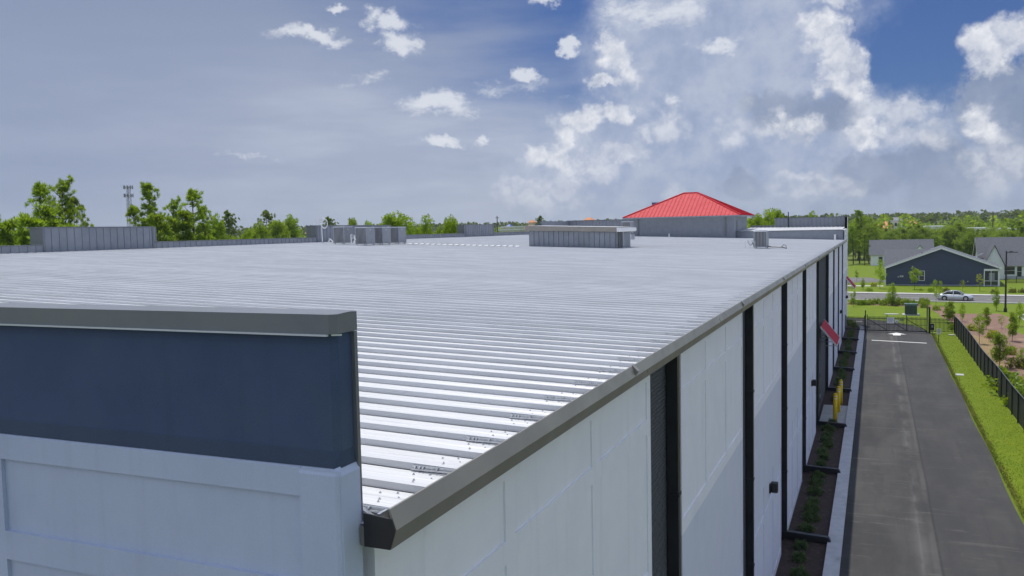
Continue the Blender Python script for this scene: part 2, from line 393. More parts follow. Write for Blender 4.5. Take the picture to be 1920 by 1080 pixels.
def lawn(name, a, b, dry, dlo=.60, dhi=.80):
    mt = bpy.data.materials.new(name); mt.use_nodes = True; t = mt.node_tree; t.nodes.clear(); h = G(t)
    out = h.n('ShaderNodeOutputMaterial'); p = h.n('ShaderNodeBsdfPrincipled'); h.put(out.inputs[0], p.outputs[0])
    pos = h.n('ShaderNodeNewGeometry').outputs['Position']
    col = h.mix(h.ss(h.noise(pos, .8, 8, .65), .35, .68), a, b)
    col = h.mix(h.ss(h.noise(pos, .33, 9, .68), dlo, dhi, 0., .85), col, dry)
    bl = h.noise(h.V('MULTIPLY', pos, (1, 1, .2)), 34., 4, .7)
    col = h.mix(h.ss(bl, .30, .55, .22, 0.), col, (a[0]*.35, a[1]*.42, a[2]*.4))
    h.put(p.inputs['Base Color'], col); p.inputs['Roughness'].default_value = .8; p.inputs['Specular IOR Level'].default_value = .15
    bn = h.n('ShaderNodeBump'); bn.inputs['Distance'].default_value = .012; h.put(bn.inputs['Height'], bl); h.put(p.inputs['Normal'], bn.outputs[0])
    return mt
LAWN = lawn('lawn_grass', (.112, .170, .005), (.145, .195, .007), (.26, .235, .06))
FIELD = lawn('far_grass', (.10, .155, .015), (.13, .17, .018), (.17, .15, .05), .5, .7)

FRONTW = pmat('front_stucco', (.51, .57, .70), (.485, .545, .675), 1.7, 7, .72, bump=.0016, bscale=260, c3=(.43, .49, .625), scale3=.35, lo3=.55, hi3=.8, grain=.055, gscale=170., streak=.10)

# ------------------------------------------------------------------ the setting
XW = -3.04                                              # face of the long wall
def sheet(name, pts, z, mat):
    b = MB(); b.poly([(x, y, z) for x, y in pts]); return b.build(name, mat, kind='structure')
sheet('ground', [(-4500, -1500), (4500, -1500), (4500, 5500), (-4500, 5500)], -.02, FIELD)
sheet('lawn', [(-60, 96), (5.45, 100), (5.45, -60), (60, -60), (60, 262), (-60, 262)], 0., LAWN)
# the drive, running past the gate and bending west behind the building
arc = [(-.55 - 6.5 + 6.5*math.cos(t), 103. + 6.*math.sin(t)) for t in [i*math.pi/2/8 for i in range(9)]]
drive = [(-1.05, -40), (5.45, -40)] + [(5.45 + .05*math.sin(y*1.7) - (y < 60)*(60-y)*.002, y) for y in range(-38, 98, 3)] + \
        [(5.3, 100.6), (5.0, 104.), (4.0, 107.5), (2.0, 111.), (-1.5, 114.), (-7., 115.5), (-40, 116)] + [(-40, 109.)] + [(x-.5, y) for x, y in arc[::-1]] + [(-1.05, 103)]
sheet('driveway', drive, .008, ASPH)
# street with kerbs, running slightly askew in front of the houses
A = Vector((-3.3, 141.6)); Bv = Vector((21.0, 138.0)); sd = (Bv-A).normalized(); sn = Vector((-sd.y, sd.x))
def st(s, n): q = A + sd*s + sn*n; return (q.x, q.y)
sheet('street', [st(-160, 0), st(160, 0), st(160, 12.6), st(-160, 12.6)], .012, STREET)
for nm, n0, n1 in (('street_kerb', -.5, 0), ('street_kerb', 12.6, 13.1)):
    b = MB(); p = [st(-160, n0), st(160, n0), st(160, n1), st(-160, n1)]; b.prism(p, -.02, .13); b.build(nm, PALE, kind='structure')
b = MB()
for s0 in range(-150, 150, 12):
    b.prism([st(s0, 6.2), st(s0+3, 6.2), st(s0+3, 6.32), st(s0, 6.32)], .0165, .017)
b.build('lane_marking', PAINT, kind='structure')
sheet('pavement', [st(-160, 14.6), st(160, 14.6), st(160, 16.), st(-160, 16.)], .02, PALE)
sheet('side_road', [(-60, 184), (-1.0, 183), (2, 184), (2, 188), (-1., 199), (-60, 201)], .012, STREET)
sheet('side_path', [(-60, 172.5), (1.4, 172.), (1.4, 174), (-60, 174.8)], .016, PALE)
sheet('parking_lot', [(16.3, 100), (16.3, 119), (17.2, 121.5), (120, 122.5), (120, -60), (24, -60), (22, 60)], .01, STREET)
sheet('added_front_lot', [(-70, -80), (-1.05, -80), (-1.05, -40.1), (-1.05, -20.1), (-3.0, -20.1), (-3.0, 4.2), (-70, 4.2)], .009, STREET)  # unseen paving, added to cut green bounce onto the front wall
b = MB(); b.tube([(16.15, 98, .06), (16.15, 119.3, .06), (17.1, 121.8, .06), (60, 122.8, .06)], .12, 6); b.build('lot_kerb', PALE, kind='structure')
# beds
sheet('mulch_bed', [(7.95, 20), (7.95, 101), (8.3, 112), (7.3, 119), (9., 122), (14.5, 123), (15.3, 116), (13.2, 108), (14.3, 99), (15.5, 88), (17, 60), (19, 20)], .012, MULCHR)
sheet('soil_patch', [(8.05, 60), (8.05, 96), (9.2, 100.5), (10.3, 97), (10.7, 88), (9.6, 78), (10.2, 66), (9.8, 60)], .022, SAND)
sheet('street_bed', [(-16, 132.6), (-6, 133.2), (2, 132.2), (6.6, 130.2), (7.8, 118), (8.6, 118), (8.9, 131), (6.5, 136.4), (-4, 137.2), (-16, 136.4)], .012, MULCHR)
# planting bed and kerb beside the building
sheet('planting_bed', [(XW-.3, -20), (-1.56, -20), (-1.56, 103), (XW-.3, 109)], .05, MULCH)
sheet('corner_bed', [(-1.62, 103)] + [(x-.55, y) for x, y in arc] + [(-9, 108.4), (XW+.02, 108.6), (XW+.02, 103)], .055, MULCHR)
kb = MB(); kb.box(-1.56, -1.05, -20., 103., -.02, .14)
kerb = kb.build('kerb', KERBM, kind='structure')
b = MB()
for i in range(8):
    (x0, y0), (x1, y1) = arc[i], arc[i+1]
    b.add([(x0, y0, -.02), (x0-.5, y0-.02, -.02), (x1-.5, y1-.25, -.02), (x1, y1, -.02), (x0, y0, .139), (x0-.5, y0-.02, .139), (x1-.5, y1-.25, .139), (x1, y1, .139)],
          ((4, 5, 6, 7), (0, 3, 7, 4), (1, 5, 6, 2)))
for v in range(len(b.v)): b.v[v] = (b.v[v][0]-.5, b.v[v][1], b.v[v][2])
b.build('curved_kerb', CONC, kind='structure')
sheet('pipe_pad', [(XW+.01, 53.2), (-1.57, 53.2), (-1.57, 58.7), (XW+.01, 58.7)], .075, CONC)
# painted marks on the drive
sheet('stop_line', [(-.30, 92.9), (4.65, 91.8), (4.66, 92.15), (-.29, 93.25)], .0125, PAINT)
b = MB(); b.poly([(1.75, 97.6, .0125), (2.5, 97.6, .0125), (2.5, 98.6, .0125), (3.05, 98.6, .0125), (2.15, 100.1, .0125), (1.25, 98.6, .0125), (1.75, 98.6, .0125)])
b.build('arrow_marking', PAINT, kind='structure')
sheet('stripe_marking', [(-3.6, 110.6), (-1.4, 110.6), (-1.4, 110.9), (-3.6, 110.9)], .0125, PAINT)

# ------------------------------------------------------------------ the storage building
BL = thing('storage_building', 'long white and navy storage building with pale ribbed metal roof and red tower', 'building', (-3.04, 4.35, 0))
def roofz(x): return 10.05 + .034*(-x-2.94)
Y0, YE, XL = 4.35, 97., -38.0
SPL = 6.56  # height of the light edge painted across the long wall
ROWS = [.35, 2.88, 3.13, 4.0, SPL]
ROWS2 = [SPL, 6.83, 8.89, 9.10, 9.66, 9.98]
DS = [14.0, 23.45, 33.0, 42.5, 52.4, 63.6, 72.9, 82.3, 91.9]
BAYS = [(4.72, 12.25)] + [(DS[i]+.40, DS[i+1]-1.7) for i in range(len(DS)-1)] + [(DS[-1]+.4, 97.)]
SPEC = 5                                                # the bay with the door is brick
mpR = lambda u, v, d: (XW-d, u, v)
def bay_cols(a, c):
    n = max(1, round((c-a)/2.56)); w = (c-a)/n; us = [a]
    for i in range(n):
        us += [a+i*w+.1, a+(i+1)*w-.12]
    return us + [c]
for k, (a, c) in enumerate(BAYS):
    if k == SPEC: continue
    us = bay_cols(a, c)
    if k == 0: us = [4.72, 4.80, 6.88, 7.1, 9.43, 9.65, 12.05, 12.25]
    iscol = lambda i: i % 2 == 1
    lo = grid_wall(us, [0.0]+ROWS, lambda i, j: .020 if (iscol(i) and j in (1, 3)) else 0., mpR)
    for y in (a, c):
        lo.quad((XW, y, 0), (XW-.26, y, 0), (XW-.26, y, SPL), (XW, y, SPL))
    lo.build('lower_wall_panel', WHITE_SHADE, BL)
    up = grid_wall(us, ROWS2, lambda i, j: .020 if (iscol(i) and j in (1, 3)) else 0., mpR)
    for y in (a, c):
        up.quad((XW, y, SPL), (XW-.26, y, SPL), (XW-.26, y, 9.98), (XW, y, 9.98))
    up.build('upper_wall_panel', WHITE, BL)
# brick strips in the recesses between the bays, and the brick bay with the door
rec = [(BAYS[i][1], BAYS[i+1][0]) for i in range(len(BAYS)-1)]
rec[4] = (rec[4][0], BAYS[SPEC][0]); rec[5] = (BAYS[SPEC][1], rec[5][1])
BX = -3.20
bm_ = MB(); bm_.box(-.03, .0, -.100, .100, -.0275, .0275); brick_me = bm_.mesh('brick'); brick_me.materials.append(BRICK)
nb = 0
for k, (a, c) in enumerate(rec):
    if k == 4: c = BAYS[6][0]
    if k == 5: continue
    w = MB(); w.box(BX-.05, BX-.012, a-.02, c+.02, 0., 9.98)
    base = w.build('brick_backing', MORTAR, BL)
    lb = wloc(base); rest = MB()
    for r in range(0, 152):
        z = .05 + r*.0655
        if z > 9.92: break
        y = a + (.0 if r % 2 == 0 else -.106) + .106
        while y < c:
            near = (k == 0 and z > 4.2 and y < DS[0]+.25)
            if y-.1 >= a-.03 and y+.1 <= c+.03:
                if near and nb < 300:
                    o = bpy.data.objects.new('brick', brick_me); COL.objects.link(o); o.parent = base
                    o.location = Vector((BX+random.uniform(-.002, .002), y, z)) - lb; nb += 1
                elif k == 4 or (k <= 3 and z > 2):
                    rest.box(BX-.02, BX+random.uniform(-.003, .003), y-.1, y+.1, z-.0275, z+.0275)
            y += .212
    if rest.f: rest.build('brickwork', BRICK, base, kind='stuff')
# doors and dark glazing under the first awning
for y0, y1, nm in ((55.0, 56.05, 'door'), (56.1, 57.15, 'door')):
    d = MB(); d.box(BX+.01, BX+.06, y0, y1, .08, 2.35); do = d.build(nm, BLACKM, BL)
    h = MB(); h.box(BX+.06, BX+.12, y1-.15 if y0 < 55.5 else y0+.1, y1-.1 if y0 < 55.5 else y0+.15, 1.0, 1.25); h.build('door_handle', ZINC, do)
# downspouts
for k, y in enumerate(DS):
    d = MB(); d.box(-3.185, -2.995, y-.08, y+.09, .32, 9.93)
    o = d.build('downspout', BLACKM, BL)
    e = MB(); e.extr([(-3.185, .12), (-1.40, .06), (-1.52, .30), (-2.99, .36), (-3.185, .36)], y-.10, y+.11, lambda u, v, t: (u, t, v)); e.build('drain_leader', BLACKM, o)
    for z in (2.6, 5.0, 7.4):
        s = MB(); s.box(-3.19, -2.98, y-.10, y+.105, z, z+.05); s.build('strap', BLACKM, o)
# gutter, with brackets and end cap
GP = [(-2.985, 9.905), (-2.795, 9.905), (-2.752, 10.035), (-2.795, 10.165), (-2.81, 10.165), (-2.768, 10.035), (-2.808, 9.918), (-2.985, 9.918)]
gt = MB(); gt.extr(GP, 4.53, YE, lambda u, v, t: (u, t, v)); gut = gt.build('gutter', BRONZE, BL)
gb = MB(); gb.box(-3.02, -2.985, 4.53, YE, 9.905, 10.03); gb.build('gutter_back', BRONZE, gut)
ge = MB(); ge.extr([(-2.985, 9.907), (-2.797, 9.907), (-2.755, 10.035), (-2.775, 10.105), (-2.985, 10.125)], 4.518, 4.529, lambda u, v, t: (u, t, v)); ge.build('gutter_end_cap', BLACKM, gut)
y = 10.35
while y < 96:
    q = MB(); q.add([(-2.80, y, 10.18), (-2.72, y, 10.10), (-2.765, y, 10.03), (-2.80, y+.09, 10.18), (-2.72, y+.09, 10.10), (-2.765, y+.09, 10.03)],
                    ((0, 1, 2), (3, 5, 4), (0, 3, 4, 1), (1, 4, 5, 2)))
    q.build('gutter_bracket', BRONZE, gut); y += 9.45
# roof deck and standing-seam panels, each its own piece
dk = MB()
dk.add([(-2.99, Y0+.2, roofz(-2.99)-.012), (XL, Y0+.2, roofz(XL)-.012), (XL, 109, roofz(XL)-.012), (-25.7, 109, roofz(-25.7)-.012), (-25.7, YE, roofz(-25.7)-.012), (-2.99, YE, roofz(-2.99)-.012)], ((0, 1, 2, 3, 4, 5),))
roof = dk.build('roof', ROOFM, BL)
PW = .478
prof = [(0., 0.), (.001, .008), (.006, .054), (.060, .054), (.080, .010), (.084, 0.), (.17, 0.), (.18, .006), (.19, 0.), (.31, 0.), (.32, .006), (.33, 0.), (.462, 0.)]
def panel_mesh(x0, x1, name):
    b = MB(); n = len(prof); xs = (x0, x1)
    for x in xs: b.v += [(x, u, roofz(x)+v) for u, v in prof]
    b.f += [(i, i+1, n+i+1, n+i) for i in range(n-1)]
    for s in (0, n): b.f.append((s, s+1, s+2, s+3, s+4, s+5))
    me = b.mesh(name, (0, 0, 0)); me.materials.append(ROOFM); return me
pmA = panel_mesh(-2.90, -37.98, 'roof_panel'); pmB = panel_mesh(-25.8, -37.98, 'roof_panel_short')
rl = wloc(roof); yy = 4.717; ry = []
while yy < 108.4:
    o = bpy.data.objects.new('roof_panel', pmA if yy < 96.4 else pmB); COL.objects.link(o); o.parent = roof
    o.location = Vector((0, yy, random.uniform(-.0015, .0015))) - rl; ry.append(yy); yy += PW
# clamps on alternate ribs at the eave and the fastener heads
cl = MB(); cl.box(-.25, .12, -.012, .0, .010, .050); cl.box(-.25, .12, -.028, -.012, .018, .030); cl.box(-.25, .12, -.034, -.006, .0, .010)
for u in (-.22, -.18, -.15, -.03): cl.cyl((u, -.03, .040), (u, -.008, .040), .009, n=6)
clme = cl.mesh('seam_clamp'); clme.materials.append(ZINC)
sc = MB()
for i, y in enumerate(ry):
    if y > 96: break
    if i % 2 == 0 and y < 70:
        o = bpy.data.objects.new('seam_clamp', clme); COL.objects.link(o); o.parent = roof
        o.location = Vector((-3.03, y, roofz(-3.03))) - rl
    if y < 60:
        for dx, dy in ((.02, .13), (.13, .21), (.15, .26), (.04, .33), (.22, .38), (.10, .42)):
            x = -3.0-dx; z = roofz(x); sc.cyl((x, y+dy, z), (x, y+dy, z+.004), .011, n=6); sc.cyl((x, y+dy, z+.004), (x, y+dy, z+.013), .0065, .005, n=5)
sc.build('roof_screws', ZINC, roof, kind='stuff')
# closing piece at the corner of the roof by the parapet
cf = MB(); z = roofz(-3.0)
cf.add([(-3.14, 4.57, z+.13), (-3.14, 4.57, z-.02), (-2.92, 4.60, z-.02), (-2.92, 4.60, z+.0), (-3.14, 4.80, z+.02)], ((0, 1, 2, 3), (0, 3, 4)))
cf.box(-3.13, -2.91, 4.565, 4.59, z-.07, z-.02); cf.box(-2.93, -2.91, 4.59, 4.70, z-.03, z+.05)
cf.build('rake_closure', ZINC, roof)
# a joint cover across the roof behind the ridge of units
jc = MB(); jc.box(-30.5, -21.9, 52.55, 52.75, 0, .02)
for i in range(len(jc.v)): jc.v[i] = (jc.v[i][0], jc.v[i][1], jc.v[i][2]+roofz(jc.v[i][0])+.068)
jn = jc.build('roof_joint', ROOFM, roof)
tb = MB()
for i in range(19):
    x = -30.2+i*.45; z = roofz(x)+.085
    tb.add([(x, 52.42, z), (x+.30, 52.42, z-.01), (x+.30, 52.62, z+.05), (x+.05, 52.62, z+.05), (x, 52.8, z), (x+.3, 52.8, z)], ((0, 1, 2, 3), (3, 2, 5, 4)))
tb.build('joint_tabs', ROOFM, jn, kind='stuff')

# front wall: white panelling, navy parapet with metal coping
ZP = 10.43
mpF = lambda u, v, d: (u, Y0+d, v)
us = [-38.0]; x = -3.34
cols = []
while x > -37.5:
    cols.append((x-2.76, x)); x -= 2.97
us = sorted(set([-38.0] + [q for c_ in cols for q in c_ if q > -37.9] + [XW-.0]))
vs = [0., .4, 2.9, 3.13, 6.3, 6.53, 9.47, 9.69, 10.25, ZP]
def recF(i, j):
    mid = (us[i]+us[i+1])/2; inside = any(a < mid < c_ for a, c_ in cols)
    return .030 if inside and j in (1, 3, 5, 7) else .0
fw = grid_wall(us, vs, recF, mpF)
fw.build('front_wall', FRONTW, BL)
# corner pilaster a touch proud of the panels, chamfered corner, rounded shoulder
cp = MB()
pr_ = [(-3.335, Y0-.012), (-3.065, Y0-.012), (XW+.01, Y0+.012), (XW+.01, Y0+.215), (-3.335, Y0+.215)]
cp.prism(pr_, 0., ZP-.03)
sh = [(-3.335, Y0-.012), (-3.065, Y0-.012), (XW+.01, Y0+.012), (XW+.01, Y0+.215), (-3.335, Y0+.215)]
t2 = [(-3.335, Y0+.035), (-3.085, Y0+.035), (XW-.03, Y0+.05), (XW-.03, Y0+.215), (-3.335, Y0+.215)]
v = [(x, y, ZP-.03) for x, y in sh] + [(x, y, ZP+.035) for x, y in t2]
cp.add(v, [(i, (i+1) % 5, (i+1) % 5+5, i+5) for i in range(5)] + [(5, 6, 7, 8, 9)])
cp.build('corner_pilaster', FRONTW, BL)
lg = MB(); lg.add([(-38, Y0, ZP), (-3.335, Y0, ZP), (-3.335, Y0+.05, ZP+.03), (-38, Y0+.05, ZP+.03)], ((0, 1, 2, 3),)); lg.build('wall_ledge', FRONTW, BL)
pp = MB()
pp.prism([(-38, Y0+.045), (-3.11, Y0+.045), (XW-.022, Y0+.075), (XW-.022, Y0+.21), (-38, Y0+.21)], ZP+.11, 11.30)
par = pp.build('front_parapet', NAVY, BL)
bv = MB()
lo_ = [(-38, Y0+.012), (-3.085, Y0+.012), (XW-.012, Y0+.05), (XW-.012, Y0+.205), (-38, Y0+.205)]
hi_ = [(-38, Y0+.044), (-3.111, Y0+.044), (XW-.023, Y0+.074), (XW-.023, Y0+.205), (-38, Y0+.205)]
bv.add([(x, y, ZP+.012) for x, y in lo_] + [(x, y, ZP+.112) for x, y in hi_], [(i, (i+1) % 5, (i+1) % 5+5, i+5) for i in range(5)])
bv.build('parapet_skirt', NAVYB, par)
cpg = MB()
cpg.prism([(-38, Y0-.005), (-3.075, Y0-.005), (XW+.005, Y0+.03), (XW+.005, Y0+.245), (-38, Y0+.245)], 11.285, 11.405)
cop = cpg.build('coping', COPING, par)
cl_ = MB()
cl_.prism([(-38, Y0-.02), (-3.082, Y0-.02), (-3.082, Y0+.0), (-38, Y0+.0)], 11.272, 11.284)
cl_.prism([(-3.07, Y0+.012), (XW+.022, Y0+.035), (XW+.022, Y0+.05), (-3.07, Y0+.03)], 11.273, 11.283)
cl_.build('drip_edge', DRIP, cop)
tp = MB()
tp.add([(-38, Y0-.006, 11.406), (-3.075, Y0-.006, 11.406), (XW+.006, Y0+.03, 11.406), (XW+.006, Y0+.246, 11.412), (-38, Y0+.246, 11.42)], ((0, 1, 2, 3, 4),)); tp.build('coping_top', COPING, cop)
ef = MB(); ef.box(XW-.02, XW+.004, Y0+.211, Y0+.245, 10.1, 11.28); ef.build('edge_flashing', COPING, par)
bk = MB(); bk.box(-38, XW-.03, Y0+.212, Y0+.24, 10.0, 11.28); bk.build('parapet_back', DGREY, par)

# west parapet: low wall with raised blocks, all in seamed panels
def seam_panel(w, h, name):
    b = MB(); b.box(0, .02, 0, w-.03, 0, h); b.box(0, .05, w-.03, w, 0, h); me = b.mesh(name); me.materials.append(DGREY); return me
lp = MB(); lp.box(XL-.25, XL-.001, Y0, 109.2, 9.5, 11.60); wp = lp.build('west_parapet', DGREY2, BL)
lw = wloc(wp)
pl = seam_panel(.45, .40, 'wall_panel'); ph = seam_panel(.45, 1.26, 'wall_panel_tall')
blocks = [(30.0, 37.05), (52.6, 63.0), (77.5, 84.4), (99.0, 109.2)]
y = 8.
while y < 108.8:
    ins = any(a-.2 < y and y+.45 < c_+.2 for a, c_ in blocks)
    o = bpy.data.objects.new('wall_panel', ph if ins else pl); COL.objects.link(o); o.parent = wp
    o.location = Vector((XL, y, 11.22)) - lw; y += .45
segs = []; ya = Y0
for a, e in blocks: segs.append((ya, a)); ya = e
for a, e in segs: c_ = MB(); c_.box(XL-.27, XL+.06, a, e, 11.605, 11.66); c_.build('parapet_cap', DGREY2, wp)
for a, e in blocks:
    q = MB(); q.box(XL-.9, XL-.002, a, e, 11.6, 12.46); bo = q.build('parapet_block', DGREY2, wp)
    q = MB(); q.box(XL-.93, XL+.07, a-.04, e+.04, 12.465, 12.53); q.build('block_cap', DGREY2, bo)
    for ya in (a-.03, e-.10): q = MB(); q.box(XL-.0005, XL+.055, ya, ya+.13, 11.25, 12.46); q.build('block_trim', DGREY2, bo)
# rear parapet west of the tower
q = MB(); q.box(-38.2, -26.2, 109.0, 109.3, 9.5, 12.88); rp = q.build('rear_parapet', DGREY, BL)
q = MB(); q.box(-38.25, -26.2, 108.93, 109.35, 12.885, 12.96); q.build('parapet_cap', DGREY2, rp)
q = MB(); q.box(-38.2, -37.9, 99.0, 108.9, 11.3, 12.88); q.build('parapet_return', DGREY, rp)
for i in range(26):
    x = -37.8+i*.46; q = MB(); q.box(x, x+.04, 108.96, 109.0, 11.3, 12.88); q.build('seam', DGREY2, rp)

# the tower with its red hip roof
TX0, TX1, TY0, TY1 = -25.7, -14.2, 96., 105.7
q = MB(); q.box(TX0, TX1, TY0, TY1, 10.2, 12.95); tw = q.build('tower_wall', DGREY, BL)
x = TX0+.02
while x < TX1:
    q = MB(); q.box(x, x+.05, TY0-.035, TY0-.001, 10.2, 12.9); q.build('seam', DGREY, tw); x += .32
for x in (-25.0, -15.2):
    q = MB(); q.box(x-.05, x+.05, TY0-.13, TY0-.04, 10.7, 12.85); q.box(x-.05, x+.05, TY0-.35, TY0-.04, 12.75, 12.87); q.build('downspout', DGREY2, tw)
q = MB(); q.box(TX1+.002, TX1+.05, 97.2, 98.2, 11.2, 12.5); q.build('tower_door', DGREY2, tw)
EX0, EX1, EY0, EY1, EZ, RZ = -26.6, -13.45, 95.25, 106.4, 12.98, 15.74
RX0, RX1, RY = -20.75, -19.15, 100.8
hr = MB(); cns = [(EX0, EY0, EZ), (EX1, EY0, EZ), (EX1, EY1, EZ), (EX0, EY1, EZ)]; r0, r1 = (RX0, RY, RZ), (RX1, RY, RZ)
hr.add(cns+[r0, r1], ((0, 1, 5, 4), (1, 2, 5), (2, 3, 4, 5), (3, 0, 4), (0, 3, 2, 1)))
hip = hr.build('hip_roof', RED, BL)
q = MB(); q.box(EX0-.03, EX1+.03, EY0-.13, EY0-.02, EZ-.14, EZ-.005); q.box(EX1+.02, EX1+.13, EY0-.13, EY1, EZ-.14, EZ-.005); q.build('eave_gutter', DGREY, hip)
q = MB(); q.box(EX0+.05, EX1-.05, EY0+.05, EY1-.05, EZ-.12, EZ-.02); q.build('soffit', TRIM, hip)
def hip_seam(a, b_):
    a, b_ = Vector(a), Vector(b_); q = MB(); d = (b_-a).normalized(); s = Vector((1, 0, 0)) if abs(d.x) < .5 and abs(d.y) > .3 else Vector((0, 1, 0))
    n = Vector((0, 0, .055)); s = s*.022
    q.add([a-s, a+s, b_+s, b_-s, a-s+n, a+s+n, b_+s+n, b_-s+n], ((4, 5, 6, 7), (0, 4, 7, 3), (1, 2, 6, 5), (0, 1, 5, 4))); q.build('roof_seam', RED, hip)
nS = 30
for i in range(1, nS):
    x = EX0+(EX1-EX0)*i/nS
    if x < RX0: t = (x-EX0)/(RX0-EX0)
    elif x > RX1: t = (EX1-x)/(EX1-RX1)
    else: t = 1.
    hip_seam((x, EY0, EZ), (x, EY0+(RY-EY0)*t, EZ+(RZ-EZ)*t))
for i in range(1, 25):
    y = EY0+(EY1-EY0)*i/25; t = (y-EY0)/(RY-EY0) if y < RY else (EY1-y)/(EY1-RY)
    hip_seam((EX1, y, EZ), (EX1+(RX1-EX1)*t, y, EZ+(RZ-EZ)*t))
for a, e in ((cns[0], r0), (cns[1], r1), (cns[2], r1), (r0, r1)):
    q = MB(); q.cyl(Vector(a)+Vector((0, 0, .02)), Vector(e)+Vector((0, 0, .02)), .09, n=8); q.build('hip_cap', RED, hip)

# raised rear roof east of the tower, with its own parapets
q = MB(); q.box(TX1+.002, XW-.1, YE, 97.25, 9.9, 11.12); rw = q.build('step_wall', DGREY, BL)
x = TX1+.1
while x < XW-.2:
    q = MB(); q.box(x, x+.05, YE-.035, YE-.001, 10.0, 11.1); q.build('seam', DGREY, rw); x += .45
q = MB(); q.box(TX1, XW-.06, YE-.07, 97.3, 11.125, 11.2); q.build('wall_cap', DGREY2, rw)
q = MB(); q.add([(TX1, 97.3, 11.16), (XW-.3, 97.3, 11.10), (XW-.3, 109, 11.42), (TX1, 109, 11.52)], ((0, 1, 2, 3),)); r2 = q.build('rear_roof', ROOFM, BL)
for i in range(23):
    x = -14.+i*.46; q = MB(); q.add([(x, 97.35, 11.15+.006*(-3-x)), (x+.06, 97.35, 11.15+.006*(-3-x)), (x+.06, 108.9, 11.49+.01*(-3-x)), (x, 108.9, 11.49+.01*(-3-x))], ((0, 1, 2, 3),)); q.build('seam', ROOFM, r2)
q = MB(); q.box(-11.35, XW-.02, 109.0, 109.4, 9.9, 12.58); rb = q.build('rear_parapet', DGREY, BL)
q = MB(); q.box(-11.4, XW+.02, 108.95, 109.45, 12.585, 12.66); q.build('parapet_cap', DGREY2, rb)
q = MB(); q.box(-14.2, -11.4, 109.0, 109.3, 9.9, 11.72); q.box(-14.2, -11.4, 108.95, 109.35, 11.721, 11.78); q.build('low_parapet', DGREY2, rb)
q = MB(); q.box(XW-.3, XW-.02, 107.6, 108.99, 11.1, 12.58); q.build('parapet_return', DGREY2, rb)
for i in range(17):
    x = -11.2+i*.46; q = MB(); q.box(x, x+.04, 108.96, 108.999, 11.4, 12.57); q.build('seam', DGREY2, rb)
# east end of the long wall, beside the rear roof
us2 = [97., 97.2, 99.6, 99.9, 102.3, 102.6, 105.0, 105.3, 109.3]
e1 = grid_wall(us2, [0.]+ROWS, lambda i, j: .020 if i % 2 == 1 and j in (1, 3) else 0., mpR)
e1.build('lower_wall_panel', WHITE_SHADE, BL)
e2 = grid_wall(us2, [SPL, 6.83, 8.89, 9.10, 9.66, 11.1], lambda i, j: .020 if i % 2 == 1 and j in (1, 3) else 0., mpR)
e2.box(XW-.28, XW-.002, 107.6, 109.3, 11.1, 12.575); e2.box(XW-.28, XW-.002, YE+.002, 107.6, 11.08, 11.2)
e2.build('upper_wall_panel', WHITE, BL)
# body of the building behind the cladding
q = MB(); q.box(XL-.2, XW-.27, 4.6, 109., 0., 9.9); q.build('wall_core', MORTAR, BL)

# ------------------------------------------------------------------ things on the roof
PH = thing('rooftop_penthouse', 'low grey seamed-metal penthouse in the middle of the pale roof', 'penthouse', (-18.8, 56.4, 10.6))
q = MB(); q.add([(-21.9, 54.6, 10.5), (-15.75, 54.6, 10.3), (-15.75, 58.2, 10.3), (-21.9, 58.2, 10.5), (-21.9, 54.6, 11.9), (-15.75, 54.6, 11.7), (-15.75, 58.2, 11.7), (-21.9, 58.2, 11.9)],
                ((0, 1, 5, 4), (1, 2, 6, 5), (2, 3, 7, 6), (3, 0, 4, 7), (4, 5, 6, 7)))
pw = q.build('wall', DGREY2, PH)
n = 17; w = 6.1/n
for i in range(n):
    x = -21.88+i*w; q = MB(); zb = roofz(x)+.01
    q.box(x+.02, x+w-.02, 54.572, 54.599, zb, 11.78-.034*(x+21.9)); q.build('wall_panel', DGREY, pw)
for i in range(10):
    y = 54.65+i*.35; q = MB(); q.box(-15.749, -15.72, y+.02, y+.33, 10.5, 11.6); q.build('wall_panel', DGREY, pw)
cz = lambda x: 12.14-.034*(x+22.1)
q = MB(); q.add([(-22.1, 54.35, cz(-22.1)-.33), (-15.6, 54.35, cz(-15.6)-.30), (-15.6, 58.5, cz(-15.6)-.30), (-22.1, 58.5, cz(-22.1)-.33),
                 (-22.1, 54.35, cz(-22.1)), (-15.6, 54.35, cz(-15.6)), (-15.6, 58.5, cz(-15.6)), (-22.1, 58.5, cz(-22.1))],
                ((0, 1, 5, 4), (1, 2, 6, 5), (2, 3, 7, 6), (3, 0, 4, 7), (0, 3, 2, 1)))
fa = q.build('fascia', BRONZE, PH)
q = MB(); q.add([(-22.05, 54.4, cz(-22.05)+.015), (-15.6, 54.4, cz(-15.6)+.015), (-15.6, 58.45, cz(-15.6)+.015), (-22.05, 58.45, cz(-22.05)+.015)], ((0, 1, 2, 3),)); q.build('roof_sheet', ROOFM, fa)
q = MB(); q.extr([(-15.595, 11.62), (-15.42, 11.62), (-15.36, 11.74), (-15.40, 11.89), (-15.595, 11.89)], 54.3, 58.5, lambda u, v, t: (u, t, v)); q.build('eave_gutter', WHITE_P, PH)
q = MB(); q.box(-15.70, -15.60, 55.9, 56.02, 10.6, 11.62); q.add([(-15.70, 55.9, 10.62), (-15.6, 55.9, 10.62), (-15.42, 55.9, 10.5), (-15.5, 55.9, 10.46), (-15.70, 56.02, 10.62), (-15.6, 56.02, 10.62), (-15.42, 56.02, 10.5), (-15.5, 56.02, 10.46)],
      ((0, 1, 2, 3), (4, 5, 6, 7), (1, 5, 6, 2), (0, 3, 7, 4), (2, 3, 7, 6))); q.build('downspout', ZINC, PH)
q = MB(); q.box(-15.719, -15.69, 55.0, 55.75, 10.5, 11.6); q.build('door', BLACKM, PH)

